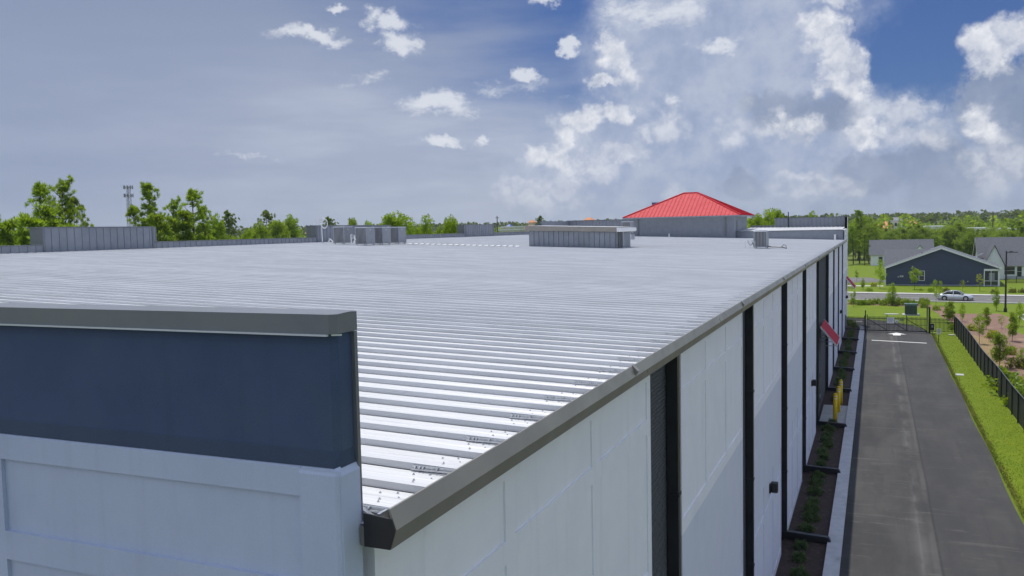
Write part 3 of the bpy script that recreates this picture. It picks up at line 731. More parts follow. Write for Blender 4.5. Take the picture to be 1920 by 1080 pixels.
GRILL = pmat('condenser_grille', (.27, .285, .31), None, rough=.45)
GRILLD = pmat('condenser_core', (.03, .032, .036), None, rough=.8)
PANELG = pmat('condenser_panel', (.25, .27, .30), (.225, .245, .275), 3, 4, .45)
def condenser():
    w, d, h = .86, 1.0, 1.10
    t = thing('air_conditioner', 'x', 'air conditioner')
    b = MB(); b.box(-w, -.02, .02, d-.02, .15, h+.1); b.build('coil_core', GRILLD, t, False)
    b = MB(); b.box(-w-.03, .03, -.03, d+.03, .10, .17); b.build('base_pan', PANELG, t, False)
    b = MB(); b.box(-w-.02, .02, -.02, d+.02, h+.08, h+.13); tp_ = b.build('top_panel', DRIP, t, False)
    b = MB()
    for r in (.14, .22, .30, .38):
        pts = [(-w/2+r*math.cos(a*math.pi/8), d/2+r*math.sin(a*math.pi/8), h+.15) for a in range(17)]; b.tube(pts, .008, 4)
    for a in range(8):
        b.cyl((-w/2, d/2, h+.16), (-w/2+.4*math.cos(a*math.pi/4), d/2+.4*math.sin(a*math.pi/4), h+.14), .008, n=4)
    b.build('fan_guard', GRILLD, tp_, False)
    b = MB()
    for i in range(9):
        x = -w+.05+i*(w-.1)/8; b.box(x-.024, x+.024, -.02, .008, .17, h+.08)
    b.build('louvre_grille', GRILL, t, False)
    b = MB(); b.box(-.0, .016, .0, d, .17, h+.08); sp_ = b.build('service_panel', PANELG, t, False)
    b = MB(); b.box(.0165, .02, .42, .47, h-.1, h-.02); b.build('badge', WHITE_P, sp_, False)
    for x, y in ((-w, 0), (0, 0), (0, d)):
        b = MB(); b.box(x-.025, x+.025, y-.025, y+.025, .17, h+.08); b.build('corner_post', PANELG, t, False)
    for x, y in ((-w+.06, .05), (-.06, .05), (-.06, d-.06), (-w+.06, d-.06)):
        b = MB(); b.box(x-.04, x+.04, y-.04, y+.04, .0, .10); b.build('foot', ZINC, t, False)
    return t
def roofpt(px, py):
    v = ray(px, py); k = (roofz(0)-CAMZ)/(v[2]+.034*v[0]); p = v*k; return Vector((p[0], p[1], p[2]+CAMZ+.05))
ac0 = condenser(); first = True
for px, py, lab in ((646, 459.6, 'grey air conditioner standing apart at the left of the rooftop row of four'),
                    (688, 461.8, 'grey air conditioner nearest the camera, second from left in the rooftop row'),
                    (718, 460.6, 'third grey air conditioner from the left in the rooftop row of four'),
                    (748, 459.2, 'grey air conditioner at the right end of the rooftop row of four'),
                    (1437.5, 467.6, 'single grey air conditioner near the eave with hoses on both sides')):
    o = ac0 if first else copy_tree(ac0); first = False
    o.location = roofpt(px, py); o['label'] = lab; o['group'] = 'rooftop condensers'
o = copy_tree(ac0); o.location = (-21.6, 80., 11.23); o['label'] = 'air conditioner half hidden behind the penthouse fascia by the tower'; o['group'] = 'rooftop condensers'
q = MB(); q.box(-22.55, -21.5, 79.9, 81.1, roofz(-22)+.05, 11.22); sk = q.build('equipment_skid', ZINC); tag(sk, 'metal skid raising the air conditioner behind the penthouse', 'skid')
# pads, hoses and pipe stands
p = roofpt(1437.5, 467.6)
q = MB(); q.box(p.x-1.5, p.x+.12, p.y-.14, p.y+1.1, p.z-.04, p.z-.004); tag(q.build('equipment_rail', ZINC), 'flat metal rail under the single air conditioner near the eave', 'rail')
q = MB(); z = p.z
pts = [(p.x+.02, p.y+.4, z+.16), (p.x+.25, p.y+.3, z+.12), (p.x+.6, p.y+.3, z+.10), (p.x+1.0, p.y+.2, z+.09), (p.x+1.25, p.y+.1, z+.02)]
q.tube(pts, .035, 7); q.tube([(p.x+.95, p.y+.2, z+.1), (p.x+1.1, p.y+.2, z+.25), (p.x+1.25, p.y+.15, z+.2), (p.x+1.3, p.y+.1, z-.03)], .02, 6)
tag(q.build('refrigerant_hose', BLACKM), 'dark hoses running right from the single air conditioner', 'hose')
st_ = thing('pipe_stand', 'thin galvanised pipe stand left of the single air conditioner', 'pipe stand', (p.x-1.1, p.y-.02, p.z))
for dx in (-.32, .0, .32):
    q = MB(); q.box(dx-.015, dx+.015, -.015, .015, -.03, .55 if dx else .50); q.build('post', ZINC, st_, False)
q = MB(); q.box(-.20, -.06, -.05, .05, .42, .58); q.box(.08, .24, -.05, .05, .44, .60); q.build('junction_box', ZINC, st_, False)
q = MB(); q.tube([(-.12, 0, .42), (-.05, 0, .28), (.05, 0, .24), (.14, 0, .38), (.16, 0, .44)], .016, 6); q.tube([(.16, 0, .44), (.2, .02, .25), (.3, .04, .12), (.45, .06, .1)], .022, 6); q.build('conduit', GRILLD, st_, False)
p = roofpt(605, 457.3)
dm = thing('antenna_mast', 'thin white mast with ring antenna beside the left air conditioner', 'antenna', (p.x, p.y, p.z-.05))
q = MB(); q.cyl((0, 0, 0), (-.05, 0, 1.75), .035, n=8); q.build('pole', WHITE_P, dm, False)
q = MB(); q.tube([(.22+.26*math.cos(a*math.pi/9), -.02, 1.45+.34*math.sin(a*math.pi/9)) for a in range(19)], .03, 6); q.build('ring', WHITE_P, dm, False)
q = MB(); q.box(-.22, .12, -.06, .06, 1.62, 1.74); q.box(-.5, -.05, -.03, .03, 1.50, 1.56); q.box(-.03, .09, -.05, .05, 1.72, 1.86); q.build('bracket', WHITE_P, dm, False)
q = MB(); q.box(-.1, .1, -.1, .1, .0, .05); q.build('base_plate', BLACKM, dm, False)
p = roofpt(662, 461.7)
ps = thing('pipe_stand', 'white pipe stand with disconnect box between the left two air conditioners', 'pipe stand', (p.x, p.y, p.z-.05))
for dx in (-.12, .14):
    q = MB(); q.box(dx-.03, dx+.03, -.03, .03, 0, .72); q.build('post', WHITE_P, ps, False)
q = MB(); q.cyl((-.05, -.06, .66), (.02, -.06, .66), .15, n=10); q.box(-.14, .10, -.08, .08, .5, .78); q.build('disconnect_box', ZINC, ps, False)
q = MB(); q.tube([(.1, 0, .6), (.2, 0, .5), (.22, 0, .42)], .03, 6); q.build('elbow', WHITE_P, ps, False)
p = roofpt(622, 457.5)
q = MB(); q.tube([(p.x-.3, p.y, p.z), (p.x-.15, p.y, p.z+.32), (p.x+.1, p.y, p.z+.12)], .045, 6); q.box(p.x-.35, p.x+.05, p.y-.1, p.y+.1, p.z-.05, p.z+.03)
tag(q.build('pipe_boot', WHITE_P), 'small white pipe boot with bent hose at the foot of the left air conditioner', 'pipe')
p = roofpt(1252.5, 443.8)
q = MB(); q.cyl((p.x, 95.2, roofz(-21.5)), (p.x, 95.2, roofz(-21.5)+.42), .08, n=10); q.v = [(v[0]+1.0, v[1], v[2]) for v in q.v]
q.cyl((p.x+1, 95.2, roofz(-21.5)), (p.x+1, 95.2, roofz(-21.5)+.1), .2, .1, n=10)
tag(q.build('vent_pipe', WHITE_P), 'short white vent pipe on the roof in front of the tower wall', 'vent pipe')
q = MB(); q.cyl((-3.95, 96.7, 10.1), (-3.95, 96.7, 10.62), .11, n=10); q.cyl((-3.95, 96.7, 10.62), (-3.95, 96.7, 10.68), .14, n=10)
tag(q.build('vent_pipe', WHITE_P), 'white vent stack against the step wall at the far roof corner', 'vent pipe')
q = MB(); q.cyl((-9.75, 108.8, 11.45), (-9.75, 108.8, 13.35), .06, n=8); q.cyl((-9.75, 108.8, 11.45), (-9.75, 108.8, 11.55), .12, n=8)
tag(q.build('vent_stack', GRILLD), 'tall dark vent stack in front of the far rear parapet', 'vent stack')
fl = thing('flag', 'small dark blue flag showing above the left slope of the red roof', 'flag', (-27.3, 112., 10.))
q = MB(); q.cyl((0, 0, 0), (0, 0, 5.25), .04, n=6); q.build('pole', ZINC, fl, False)
q = MB()
for i in range(6):
    q.quad((i*.22, .08*math.sin(i), 4.5), ((i+1)*.22, .08*math.sin(i+1), 4.45), ((i+1)*.22, .08*math.sin(i+1), 5.0), (i*.22, .08*math.sin(i), 5.2))
q.build('cloth', pmat('flag_cloth', (.02, .05, .16), None, rough=.8), fl, False)

# ------------------------------------------------------------------ on the long wall and along the drive
for y0, y1, lab in ((54.4, 58.5, 'red sloping awning over the brick bay above the yellow bollards'), (102.5, 106.8, 'red sloping awning at the far end of the long white wall')):
    aw = thing('awning', lab, 'awning', (XW, (y0+y1)/2, 4.6), 0, 'red awnings'); L = (y1-y0)/2
    q = MB(); q.extr([(.04, 1.07), (.95, -.05), (.92, -.09), (.01, 1.03)], -L, L, lambda u, v, t: (u, t, v)); a_ = q.build('canopy', REDD, aw, False)
    for s in (-1, 1):
        q = MB(); q.extr([(.0, 1.10), (.05, 1.10), (.98, -.04), (.94, -.13), (-.0, 1.0)], s*(L+.005), s*(L+.05), lambda u, v, t: (u, t, v)); q.build('end_frame', WHITE_P, aw, False)
    q = MB(); q.extr([(.955, -.05), (.99, -.05), (.96, -.14), (.92, -.10)], -L, L, lambda u, v, t: (u, t, v)); q.build('front_rail', WHITE_P, aw, False)
    for s in (-1, 0, 1):
        q = MB(); q.cyl((.94, s*(L-.2), -.08), (-.15, s*(L-.2), -.1), .022, n=6); q.cyl((.5, s*(L-.2), .4), (-.15, s*(L-.2), .3), .02, n=6); q.build('support_rod', ZINC, aw, False)
for y, lab in ((27.8, 'black wall lamp nearest the camera on the pale wall'), (47.1, 'second black wall lamp along the pale wall'), (85.9, 'third black wall lamp, on the far part of the wall'), (103.2, 'farthest black wall lamp, below the far red awning')):
    l = thing('wall_lamp', lab, 'wall lamp', (XW, y, 3.5), 0, 'black wall lamps')
    q = MB(); q.box(-.03, .03, -.10, .10, -.14, .14); q.build('back_plate', BLACKI, l, False)
    q = MB(); q.bbox(.03, .24, -.12, .12, -.10, .20, .04); q.build('housing', BLACKI, l, False)
    q = MB(); q.box(.05, .21, -.09, .09, -.13, -.101); q.build('lens', LAMPW, l, False)
for x, y, lab in ((-2.16, 54.2, 'yellow bollard nearest the camera beside the door pad'), (-2.08, 56.6, 'middle one of the three yellow bollards'), (-2.03, 59.1, 'yellow bollard farthest from the camera of the three')):
    bo = thing('bollard', lab, 'bollard', (x, y, .07), 0, 'yellow bollards')
    q = MB(); q.cyl((0, 0, 0), (0, 0, 1.58), .125, n=16); q.build('sleeve', YELLOW, bo, False, True)
    q = MB(); q.cyl((0, 0, 1.58), (0, 0, 1.64), .125, .07, n=16); q.build('cap', YELLOW, bo, False, True)
    for z in (1.30, 1.46):
        q = MB(); q.cyl((0, 0, z), (0, 0, z+.035), .128, n=16); q.build('stripe', TRIM if z < 1.4 else WHITE_P, bo, False)
# gate and iron fences
GY = 100.5
ga = thing('sliding_gate', 'black iron sliding gate with diagonal braces across the drive', 'gate', (2.15, GY, 0))
X0, X1 = -2.93, 2.95                                    # local
q = MB()
q.box(X0, X1, -.04, .04, .10, .20); q.box(X0, X1, -.03, .03, 1.44, 1.50)
q.build('rail', BLACKI, ga, False); q = MB(); q.box(X0, X1, -.03, .03, .80, .84); q.build('rail', BLACKI, ga, False)
for x in (X0, X0+1.98, X0+3.9, X1):
    q = MB(); q.box(x-.04, x+.04, -.04, .04, .1, 1.86); q.build('gate_post', BLACKI, ga, False)
for a, e in ((X0, X0+1.98), (X0+1.98, X0+3.9), (X0+3.9, X1)):
    q = MB(); q.cyl((a, .0, 1.42), (e, .0, .22), .035, n=5); q.build('brace', BLACKI, ga, False)
pk = MB(); pk.box(-.026, .026, -.02, .02, .2, 1.68); pkm = pk.mesh('picket'); pkm.materials.append(BLACKI)
x = X0+.12
while x < X1-.05:
    o = bpy.data.objects.new('picket', pkm); COL.objects.link(o); o.parent = ga; o.location = (x, 0, 0); x += .125
gs = thing('gate_sign', 'white printed notice board hung on the sliding gate', 'sign', (1.56, GY-.07, .97))
q = MB(); q.box(-.37, .37, -.012, .012, 0, .62); q.build('board', TRIM, gs, False)
q = MB()
for i, wd in enumerate((.5, .62, .56, .60, .42, .3)):
    for s in range(int(wd/.06)):
        x = -wd/2+s*.06; q.box(x, x+.042, -.0145, -.0125, .53-i*.085, .565-i*.085)
q.build('lettering', pmat('notice_print', (.05, .07, .2), None, rough=.6), gs, False)
gs = thing('gate_sign', 'small white warning plate on the gate beside the notice board', 'sign', (2.18, GY-.07, 1.05))
q = MB(); q.box(-.14, .14, -.012, .012, 0, .30); q.build('board', TRIM, gs, False)
q = MB(); q.poly([(-.09, -.0135, .06), (.09, -.0135, .06), (0, -.0135, .22)]); q.build('warning_triangle', pmat('warning_print', (.03, .03, .04), None), gs, False)
gb_ = MB(); gb_.box(2.46, 2.80, GY-.09, GY-.05, 1.28, 1.42); tag(gb_.build('gate_plate', GREENTOP), 'small blue green plate high on the gate', 'plate')
for x, h, lab in ((-.95, 2.27, 'black gate post at the left end of the sliding gate'), (5.10, 2.66, 'thinner black roller post at the right end of the gate'), (5.31, 2.74, 'thick black post between the gate and the picket fence')):
    gp = thing('gate_post', lab, 'post', (x, GY-.12, 0), 0, 'gate posts')
    r = .055 if x < 5.2 else .085
    q = MB(); q.box(-r, r, -r, r, 0, h); q.build('shaft', BLACKI, gp, False); q = MB(); q.box(-r-.015, r+.015, -r-.015, r+.015, h, h+.05); q.build('post_cap', BLACKI, gp, False)
def picket_fence(a, e, lab, h=1.62):
    a, e = Vector(a), Vector(e); L = (e-a).length; rz = math.atan2(e.y-a.y, e.x-a.x)
    f = thing('picket_fence', lab, 'fence', (a.x, a.y, 0), rz)
    for z in (.15, 1.15, h-.22):
        q = MB(); q.box(0, L, -.02, .02, z, z+.04); q.build('rail', BLACKI, f, False)
    n = max(1, round(L/2.2))
    for i in range(n+1):
        q = MB(); q.box(L*i/n-.035, L*i/n+.035, -.035, .035, 0, h+.12); q.build('fence_post', BLACKI, f, False)
    x = .12
    while x < L:
        o = bpy.data.objects.new('picket', pkm); COL.objects.link(o); o.parent = f; o.location = (x, 0, -.08); x += .125
picket_fence((5.42, GY), (7.77, GY), 'short black picket fence right of the gate')
picket_fence((-1.05, GY), (-3.0, 100.9), 'short black picket fence between the gate and the building')
# screened chain fence down the right of the drive
RAILM = pmat('fence_rail', (.10, .105, .11), None, rough=.4)
sf = thing('screen_fence', 'long black screened fence along the right edge of the lawn strip', 'fence', (7.77, 100.4, 0))
y = 100.4; i = 0
while y > 22:
    w = 2.42
    dz = .12*math.exp(-((y-91)/5.)**2) - .06*(y > 97)
    top = lambda yy: 1.80 + .2*math.exp(-((yy-90)/7.)**2) + .04*math.sin(yy*.4)
    q = MB(); y1 = y-w; bow = random.uniform(-.03, .03)
    q.add([(0, 0, .02), (0, -w, .02), (0, -w, top(y1)), (0, 0, top(y)), (bow, -w/2, .02), (bow, -w/2, (top(y)+top(y1))/2-.01)], ((0, 4, 5, 3), (4, 1, 2, 5)))
    q.v = [(v[0], v[1]+y-100.4, v[2]) for v in q.v]; q.build('screen_panel', MESHB, sf, False)
    q = MB(); q.cyl((-.05, y-100.4, 0), (-.05, y-100.4, top(y)+.02), .036, n=8); q.build('fence_post', BLACKI, sf, False)
    q = MB(); q.cyl((-.02, y-100.4, top(y)+.015), (-.02, y1-100.4, top(y1)+.015), .026, n=6); q.build('top_rail', RAILM, sf, False)
    y = y1; i += 1
kp = thing('keypad', 'black keypad box on a short post beside the gate', 'keypad', (5.55, 99.6, 0))
q = MB(); q.box(-.05, .05, -.05, .05, 0, .5); q.build('pedestal', ZINC, kp, False)
q = MB(); q.bbox(-.2, .2, -.16, .16, .42, 1.1, .03); kh = q.build('housing', BLACKI, kp, False)
q = MB(); q.box(-.1, .1, -.172, -.163, .7, .95); q.build('key_panel', PANELG, kh, False)
sg = thing('sign_post', 'small white sign on a black post in the lawn strip', 'sign', (5.74, 92.5, 0))
q = MB(); q.box(-.03, .03, -.03, .03, 0, 1.25); q.build('post', BLACKI, sg, False)
q = MB(); q.box(-.18, .18, -.05, -.031, .85, 1.40); pl_ = q.build('plate', TRIM, sg, False)
q = MB()
for r, wd in enumerate((.22, .26, .16)): q.box(-wd/2, wd/2, -.0535, -.0505, 1.26-r*.11, 1.31-r*.11)
q.build('lettering', pmat('sign_print', (.25, .03, .03), None), pl_, False)
tc = thing('transformer_cabinet', 'green transformer cabinet on a concrete pad behind the gate', 'cabinet', (4.2, 119.6, 0))
q = MB(); q.box(-1.0, 1.0, -.9, 1.0, 0, .10); q.build('pad', CONC, tc, False)
q = MB(); q.bbox(-.70, .70, -.6, .7, .10, 1.22, .04); cb_ = q.build('cabinet_body', GREENBOX, tc, False)
q = MB(); q.extr([(-.64, 1.22), (.74, 1.22), (.74, 1.34), (.5, 1.46), (-.64, 1.46)], -.78, .78, lambda u, v, t: (t, u, v)); q.build('lid', GREENTOP, tc, False)
q = MB(); q.box(-.008, .008, -.61, -.601, .15, 1.2); q.box(-.06, -.03, -.63, -.601, .6, .75); q.build('door_seam', BLACKI, cb_, False)
q = MB(); q.prism([(2.0+.9*math.cos(a), 119.9+.55*math.sin(a)) for a in [i*math.pi/8 for i in range(16)]], -.02, .07); tag(q.build('stone_slab', CONC), 'pale flat slab beside the green transformer cabinet', 'slab')
q = MB(); q.bbox(7.05, 7.6, 98.6, 99.0, 0, .09, .05); tag(q.build('drain_block', PALE), 'white splash block at the foot of the fence corner', 'block')
for x, y, lab in ((6.05, 73.6, 'white utility lid set in the lawn strip beside the drive'), ):
    q = MB(); q.bbox(x-.28, x+.28, y-.4, y+.4, 0, .03, .05); tag(q.build('utility_lid', CONC), lab, 'lid')
lp_ = thing('street_lamp', 'tall black lamp post with a double head on the right', 'street lamp', (15.43, 125.5, 0))
q = MB(); q.cyl((0, 0, 0), (0, 0, 7.85), .13, .085, n=10); q.build('pole', BLACKI, lp_, False); q = MB(); q.cyl((0, 0, 0), (0, 0, .5), .22, .2, n=10); q.build('base', BLACKI, lp_, False)
q = MB(); q.box(.05, .7, -.04, .04, 7.62, 7.70); q.build('arm', BLACKI, lp_, False)
for x0, x1, z in ((.3, .75, 7.74), (.72, 1.3, 7.64)):
    q = MB(); q.bbox(x0, x1, -.18, .18, z, z+.09, .05); q.build('lamp_head', BLACKI, lp_, False)

# ------------------------------------------------------------------ the car
def sedan(loc, rz):
    c = thing('car', 'silver four-door saloon car on the street before the navy house', 'car', loc, rz)
    def loft(secs, name, mat, par, closed=True, smooth=True):
        b = MB(); n = len(secs[0])
        for s in secs: b.v += s
        for i in range(len(secs)-1):
            for j in range(n-1 if not closed else n):
                k = (j+1) % n; b.f.append((i*n+j, i*n+k, (i+1)*n+k, (i+1)*n+j))
        b.f += [tuple(range(n))[::-1], tuple(range((len(secs)-1)*n, len(secs)*n))]
        return b.build(name, mat, par, False, smooth)
    L = 4.75
    def sec(x, hw, z0, z1, cr=.06):
        return [(x, -hw*.94, z0), (x, -hw, z0+.12), (x, -hw, (z0+z1)/2), (x, -hw*.96, z1-.06), (x, -hw*.80, z1), (x, 0, z1+cr), (x, hw*.80, z1), (x, hw*.96, z1-.06), (x, hw, (z0+z1)/2), (x, hw, z0+.12), (x, hw*.94, z0), (x, 0, z0)]
    st_ = [(-2.37, .62, .40, .72), (-2.30, .78, .28, .86), (-2.05, .86, .22, .93), (-1.6, .90, .20, .95), (-.9, .91, .19, .93), (0, .915, .19, .91), (.8, .91, .19, .90), (1.2, .90, .20, .88), (1.7, .87, .22, .80), (2.1, .80, .26, .70), (2.3, .66, .34, .60), (2.37, .5, .42, .54)]
    body = loft([sec(*s) for s in st_], 'body', CARP, c)
    def cs(x, hw, z): return [(x, -hw, z), (x, -hw*.9, z+.02), (x, 0, z+.05), (x, hw*.9, z+.02), (x, hw, z)]
    gs_ = []
    for x, hw, z in ((-1.75, .72, .94), (-1.15, .66, 1.30), (-.6, .63, 1.41), (.0, .62, 1.43), (.45, .64, 1.36), (1.12, .74, .90)):
        gs_.append([(x, -.80, .88), (x, -hw, z), (x, 0, z+.04), (x, hw, z), (x, .80, .88)])
    loft(gs_, 'glasshouse', GLASS, c)
    rf = [[(x, -hw, z+.006), (x, -hw*.6, z+.035), (x, 0, z+.05), (x, hw*.6, z+.035), (x, hw, z+.006), (x, 0, z-.01)] for x, hw, z in ((-1.2, .655, 1.285), (-.6, .64, 1.415), (.0, .63, 1.435), (.5, .645, 1.35))]
    loft(rf, 'roof', CARP, c)
    for s in (-1, 1):
        for (xa, za), (xb, zb) in (((1.12, .90), (.46, 1.37)), ((-.25, .90), (-.28, 1.42)), ((-1.72, .93), (-1.16, 1.31))):
            q = MB(); q.cyl((xa, s*.80 if za < 1 else s*.64, za), (xb, s*.645, zb), .05, n=6); q.build('pillar', CARP, c, False)
        for x in (-1.42, 1.40):
            q = MB(); q.cyl((x, s*.70, .32), (x, s*.93, .32), .325, n=22); w_ = q.build('wheel', TYRE, c, False, False)
            q = MB(); q.cyl((x, s*.925, .32), (x, s*.94, .32), .225, n=18); q.build('rim', RIM, w_, False)
            q = MB(); q.cyl((x, s*.85, .36), (x, s*.917, .36), .385, n=22); q.build('wheel_arch', BLACKI, c, False)
        q = MB(); q.box(.72, .9, s*.9, s*1.05, .90, 1.04); q.build('mirror', CARP, c, False)
        for xd in (.35, -.55):
            q = MB(); q.box(xd, xd+.16, s*.905, s*.932, .72, .76); q.build('door_handle', CARP, c, False)
        for xd in (.92, -.22, -1.15):
            q = MB(); q.box(xd-.006, xd+.006, s*.9, s*.9175, .32, .88); q.build('door_gap', BLACKI, c, False)
        q = MB(); q.box(2.08, 2.28, s*.52-.16, s*.52+.16, .52, .68); q.build('headlight', LAMPW, c, False)
        q = MB(); q.box(-2.34, -2.2, s*.56-.18, s*.56+.18, .66, .84); q.build('tail_light', LAMPR, c, False)
    q = MB(); q.box(-2.38, 2.36, -.78, .78, .18, .26); q.build('sill', BLACKI, c, False)
    q = MB(); q.box(-2.395, -2.37, -.26, .26, .5, .62); q.build('number_plate', TRIM, c, False)
    return c
sedan((11.05, 142.9, .014), math.atan2(sd.y, sd.x))

# ------------------------------------------------------------------ plants
def np_mesh(name, V, F, mat):
    """V (n,3) array, F (m,k) array of equal-sized faces"""
    me = bpy.data.meshes.new(name); k = F.shape[1]
    me.vertices.add(len(V)); me.vertices.foreach_set('co', V.astype(np.float32).ravel())
    me.loops.add(F.size); me.loops.foreach_set('vertex_index', F.astype(np.int32).ravel())
    me.polygons.add(len(F)); me.polygons.foreach_set('loop_start', (np.arange(len(F))*k).astype(np.int32)); me.polygons.foreach_set('loop_total', np.full(len(F), k, np.int32))
    me.update(); me.materials.append(mat); return me
def unit(n, rng):
    v = rng.normal(size=(n, 3)); return v/np.linalg.norm(v, axis=1, keepdims=True)
def leaf_quads(C, size, rng, flat=0., asp=.6):
    """a small folded leaf-like quad at each centre"""
    n = len(C); a = unit(n, rng); a[:, 2] *= (1-flat); a /= np.linalg.norm(a, axis=1, keepdims=True)
    t = unit(n, rng); b = np.cross(a, t); b /= np.linalg.norm(b, axis=1, keepdims=True)
    s = (size*rng.uniform(.65, 1.35, n))[:, None]
    V = np.stack([C-a*s, C-b*s*asp, C+a*s, C+b*s*asp], 1).reshape(-1, 3)
    return V, np.arange(4*n).reshape(-1, 4)
def tuft_tris(C, Dn, L, per, w, rng, spread=.9):
    """needle tufts: thin triangles bursting from each centre about a direction"""
    n = len(C); c = np.repeat(C, per, 0); d = np.repeat(Dn, per, 0)*.8 + unit(n*per, rng)*spread; d /= np.linalg.norm(d, axis=1, keepdims=True)
    l = L*rng.uniform(.6, 1.15, n*per)[:, None]; t = np.cross(d, unit(n*per, rng)); t /= np.linalg.norm(t, axis=1, keepdims=True)
    V = np.stack([c-t*w*.3, c+d*l*.6+t*w, c+d*l, c+d*l*.6-t*w], 1).reshape(-1, 3)
    return V, np.arange(4*n*per).reshape(-1, 4)
def tube_np(b, pts, rs, n=6): b.tube([tuple(p) for p in pts], list(rs), n)
def pine(h, seed, mat, spread=.22, crown=.42, per=26, L=.55, w=.035, wh=16, name='pine'):
    rng = np.random.default_rng(seed); tb_ = MB(); lean = rng.normal(size=2)*.02*h
    P = lambda t: np.array([lean[0]*t*t+.05*math.sin(5*t+seed), lean[1]*t*t+.05*math.cos(4*t+seed), h*t])
    ts = np.linspace(0, .97, 10); tube_np(tb_, [P(t) for t in ts], [h*.0115*(1-.85*t)+.02 for t in ts], 7)
    C, Dn = [], []
    for k in range(wh):
        t = 1-crown + crown*(k+rng.uniform(0, .9))/wh
        rel = min(1., (t-(1-crown))/crown)
        for m_ in range(rng.integers(2, 5)):
            az = rng.uniform(0, 2*math.pi); ln = h*spread*(.35+1.1*(1-rel)**.8*min(1., .55+rel*2))*rng.uniform(.35, 1.05)
            up = rng.uniform(.0, .55)+.45*rel; o = P(min(t, .97)); d = np.array([math.cos(az), math.sin(az), up]); d /= np.linalg.norm(d)
            e = o+d*ln+np.array([0, 0, .10*ln]); mid = (o+e)/2+np.array([0, 0, -.05*ln])
            tube_np(tb_, [o, mid, e], [h*.0036*(1-.5*rel)+.008, h*.0022+.006, .01], 4)
            nt = max(3, int(ln*2.3))
            for _ in range(nt):
                s_ = rng.uniform(.3, 1.03)**.8; base = o+(e-o)*s_; off = unit(1, rng)[0]*(ln*.20+.18)*np.array([1, 1, .75])
                c = base+off; tube_np(tb_, [base, c], [.010, .007], 3); C.append(c); Dn.append(d*.5+np.array([0, 0, .7])+off*.5)
    for _ in range(4): C.append(P(1.)+unit(1, rng)[0]*.2); Dn.append(np.array([0, 0, 1.]))
    C, Dn = np.array(C), np.array(Dn); Dn /= np.linalg.norm(Dn, axis=1, keepdims=True)
    sz = rng.uniform(.7, 1.25, len(C))
    C2 = np.concatenate([C, C+unit(len(C), rng)*L*.45]); D2 = np.concatenate([Dn, Dn])
    V, F = tuft_tris(C2, D2, L, per, w, rng)
    tm = tb_.mesh(name+'_trunk'); tm.materials.append(BARKP)
    return tm, np_mesh(name+'_crown', V, F, mat)
def broad(h, seed, mat, rx=.33, low=.22, clumps=70, per=80, leaf=.16, gap=.25, name='tree', trunk=.016, bark=None, cl=.085):
    rng = np.random.default_rng(seed); tb_ = MB(); cz_ = h*(low+1)/2; rz_ = h*(1-low)/2; rxx = h*rx
    fork = h*(low+.08)
    tube_np(tb_, [np.array([0, 0, 0]), np.array([.01*h, .005*h, fork*.5]), np.array([0, 0, fork]), np.array([.01*h, -.01*h, h*.75])], [h*trunk, h*trunk*.85, h*trunk*.7, h*trunk*.25], 7)
    lob = unit(7, rng)*np.array([.35, .35, .3])
    C = []
    while len(C) < clumps:
        p = unit(1, rng)[0]*rng.uniform(.25, 1.)**.5
        bump = 1+.28*math.sin(3.1*p[0]+seed)+.2*math.sin(4.3*p[1]+2*seed)
        q_ = p*np.array([rxx*bump*.85, rxx*bump*.85, rz_])
        if p[2] < -.6 and rng.uniform() < .5: continue
        C.append(q_+np.array([0, 0, cz_]))
    C = np.array(C)
    for c in C[::2]:
        o = np.array([0, 0, max(fork*.8, min(h*.7, c[2]-.25*np.hypot(c[0], c[1])-.1*h*rng.uniform()))]); m_ = (o+c)/2+rng.normal(size=3)*.015*h
        tube_np(tb_, [o, m_, c], [h*trunk*.32, h*trunk*.2, h*trunk*.08], 4)
    cr = h*cl*rng.uniform(.7, 1.3, len(C)); cc = np.repeat(C, per, 0); rr = np.repeat(cr, per)[:, None]
    pts = cc+unit(len(cc), rng)*rr*(rng.uniform(.2, 1., (len(cc), 1))**.5)*np.array([1.1, 1.1, .8])
    V, F = leaf_quads(pts, leaf, rng, .3)
    tm = tb_.mesh(name+'_trunk'); tm.materials.append(bark or BARK)
    return tm, np_mesh(name+'_crown', V, F, mat)
def plant(kind, name, label, cat, loc, s=1., rz=None, group=None, sz=None):
    tm, cm = kind; o = thing(name, label, cat, loc, random.uniform(0, 6.28) if rz is None else rz, group)
    o.scale = (s, s, sz or s)
    link('trunk', tm, None, o); link('crown', cm, None, o); return o
ORD = ['first', 'second', 'third', 'fourth', 'fifth', 'sixth', 'seventh', 'eighth', 'ninth', 'tenth', 'eleventh', 'twelfth', 'thirteenth', 'fourteenth', 'fifteenth', 'sixteenth', 'seventeenth', 'eighteenth', 'nineteenth', 'twentieth']
TENS = {2: 'twenty', 3: 'thirty', 4: 'forty', 5: 'fifty', 6: 'sixty', 7: 'seventy', 8: 'eighty', 9: 'ninety'}
TENTH = {3: 'thirtieth', 4: 'fortieth', 5: 'fiftieth', 6: 'sixtieth', 7: 'seventieth', 8: 'eightieth', 9: 'ninetieth'}
def ordn(i):
    if i <= 20: return ORD[i-1]
    return TENTH[i//10] if i % 10 == 0 else TENS[i//10]+'-'+ORD[i % 10-1]

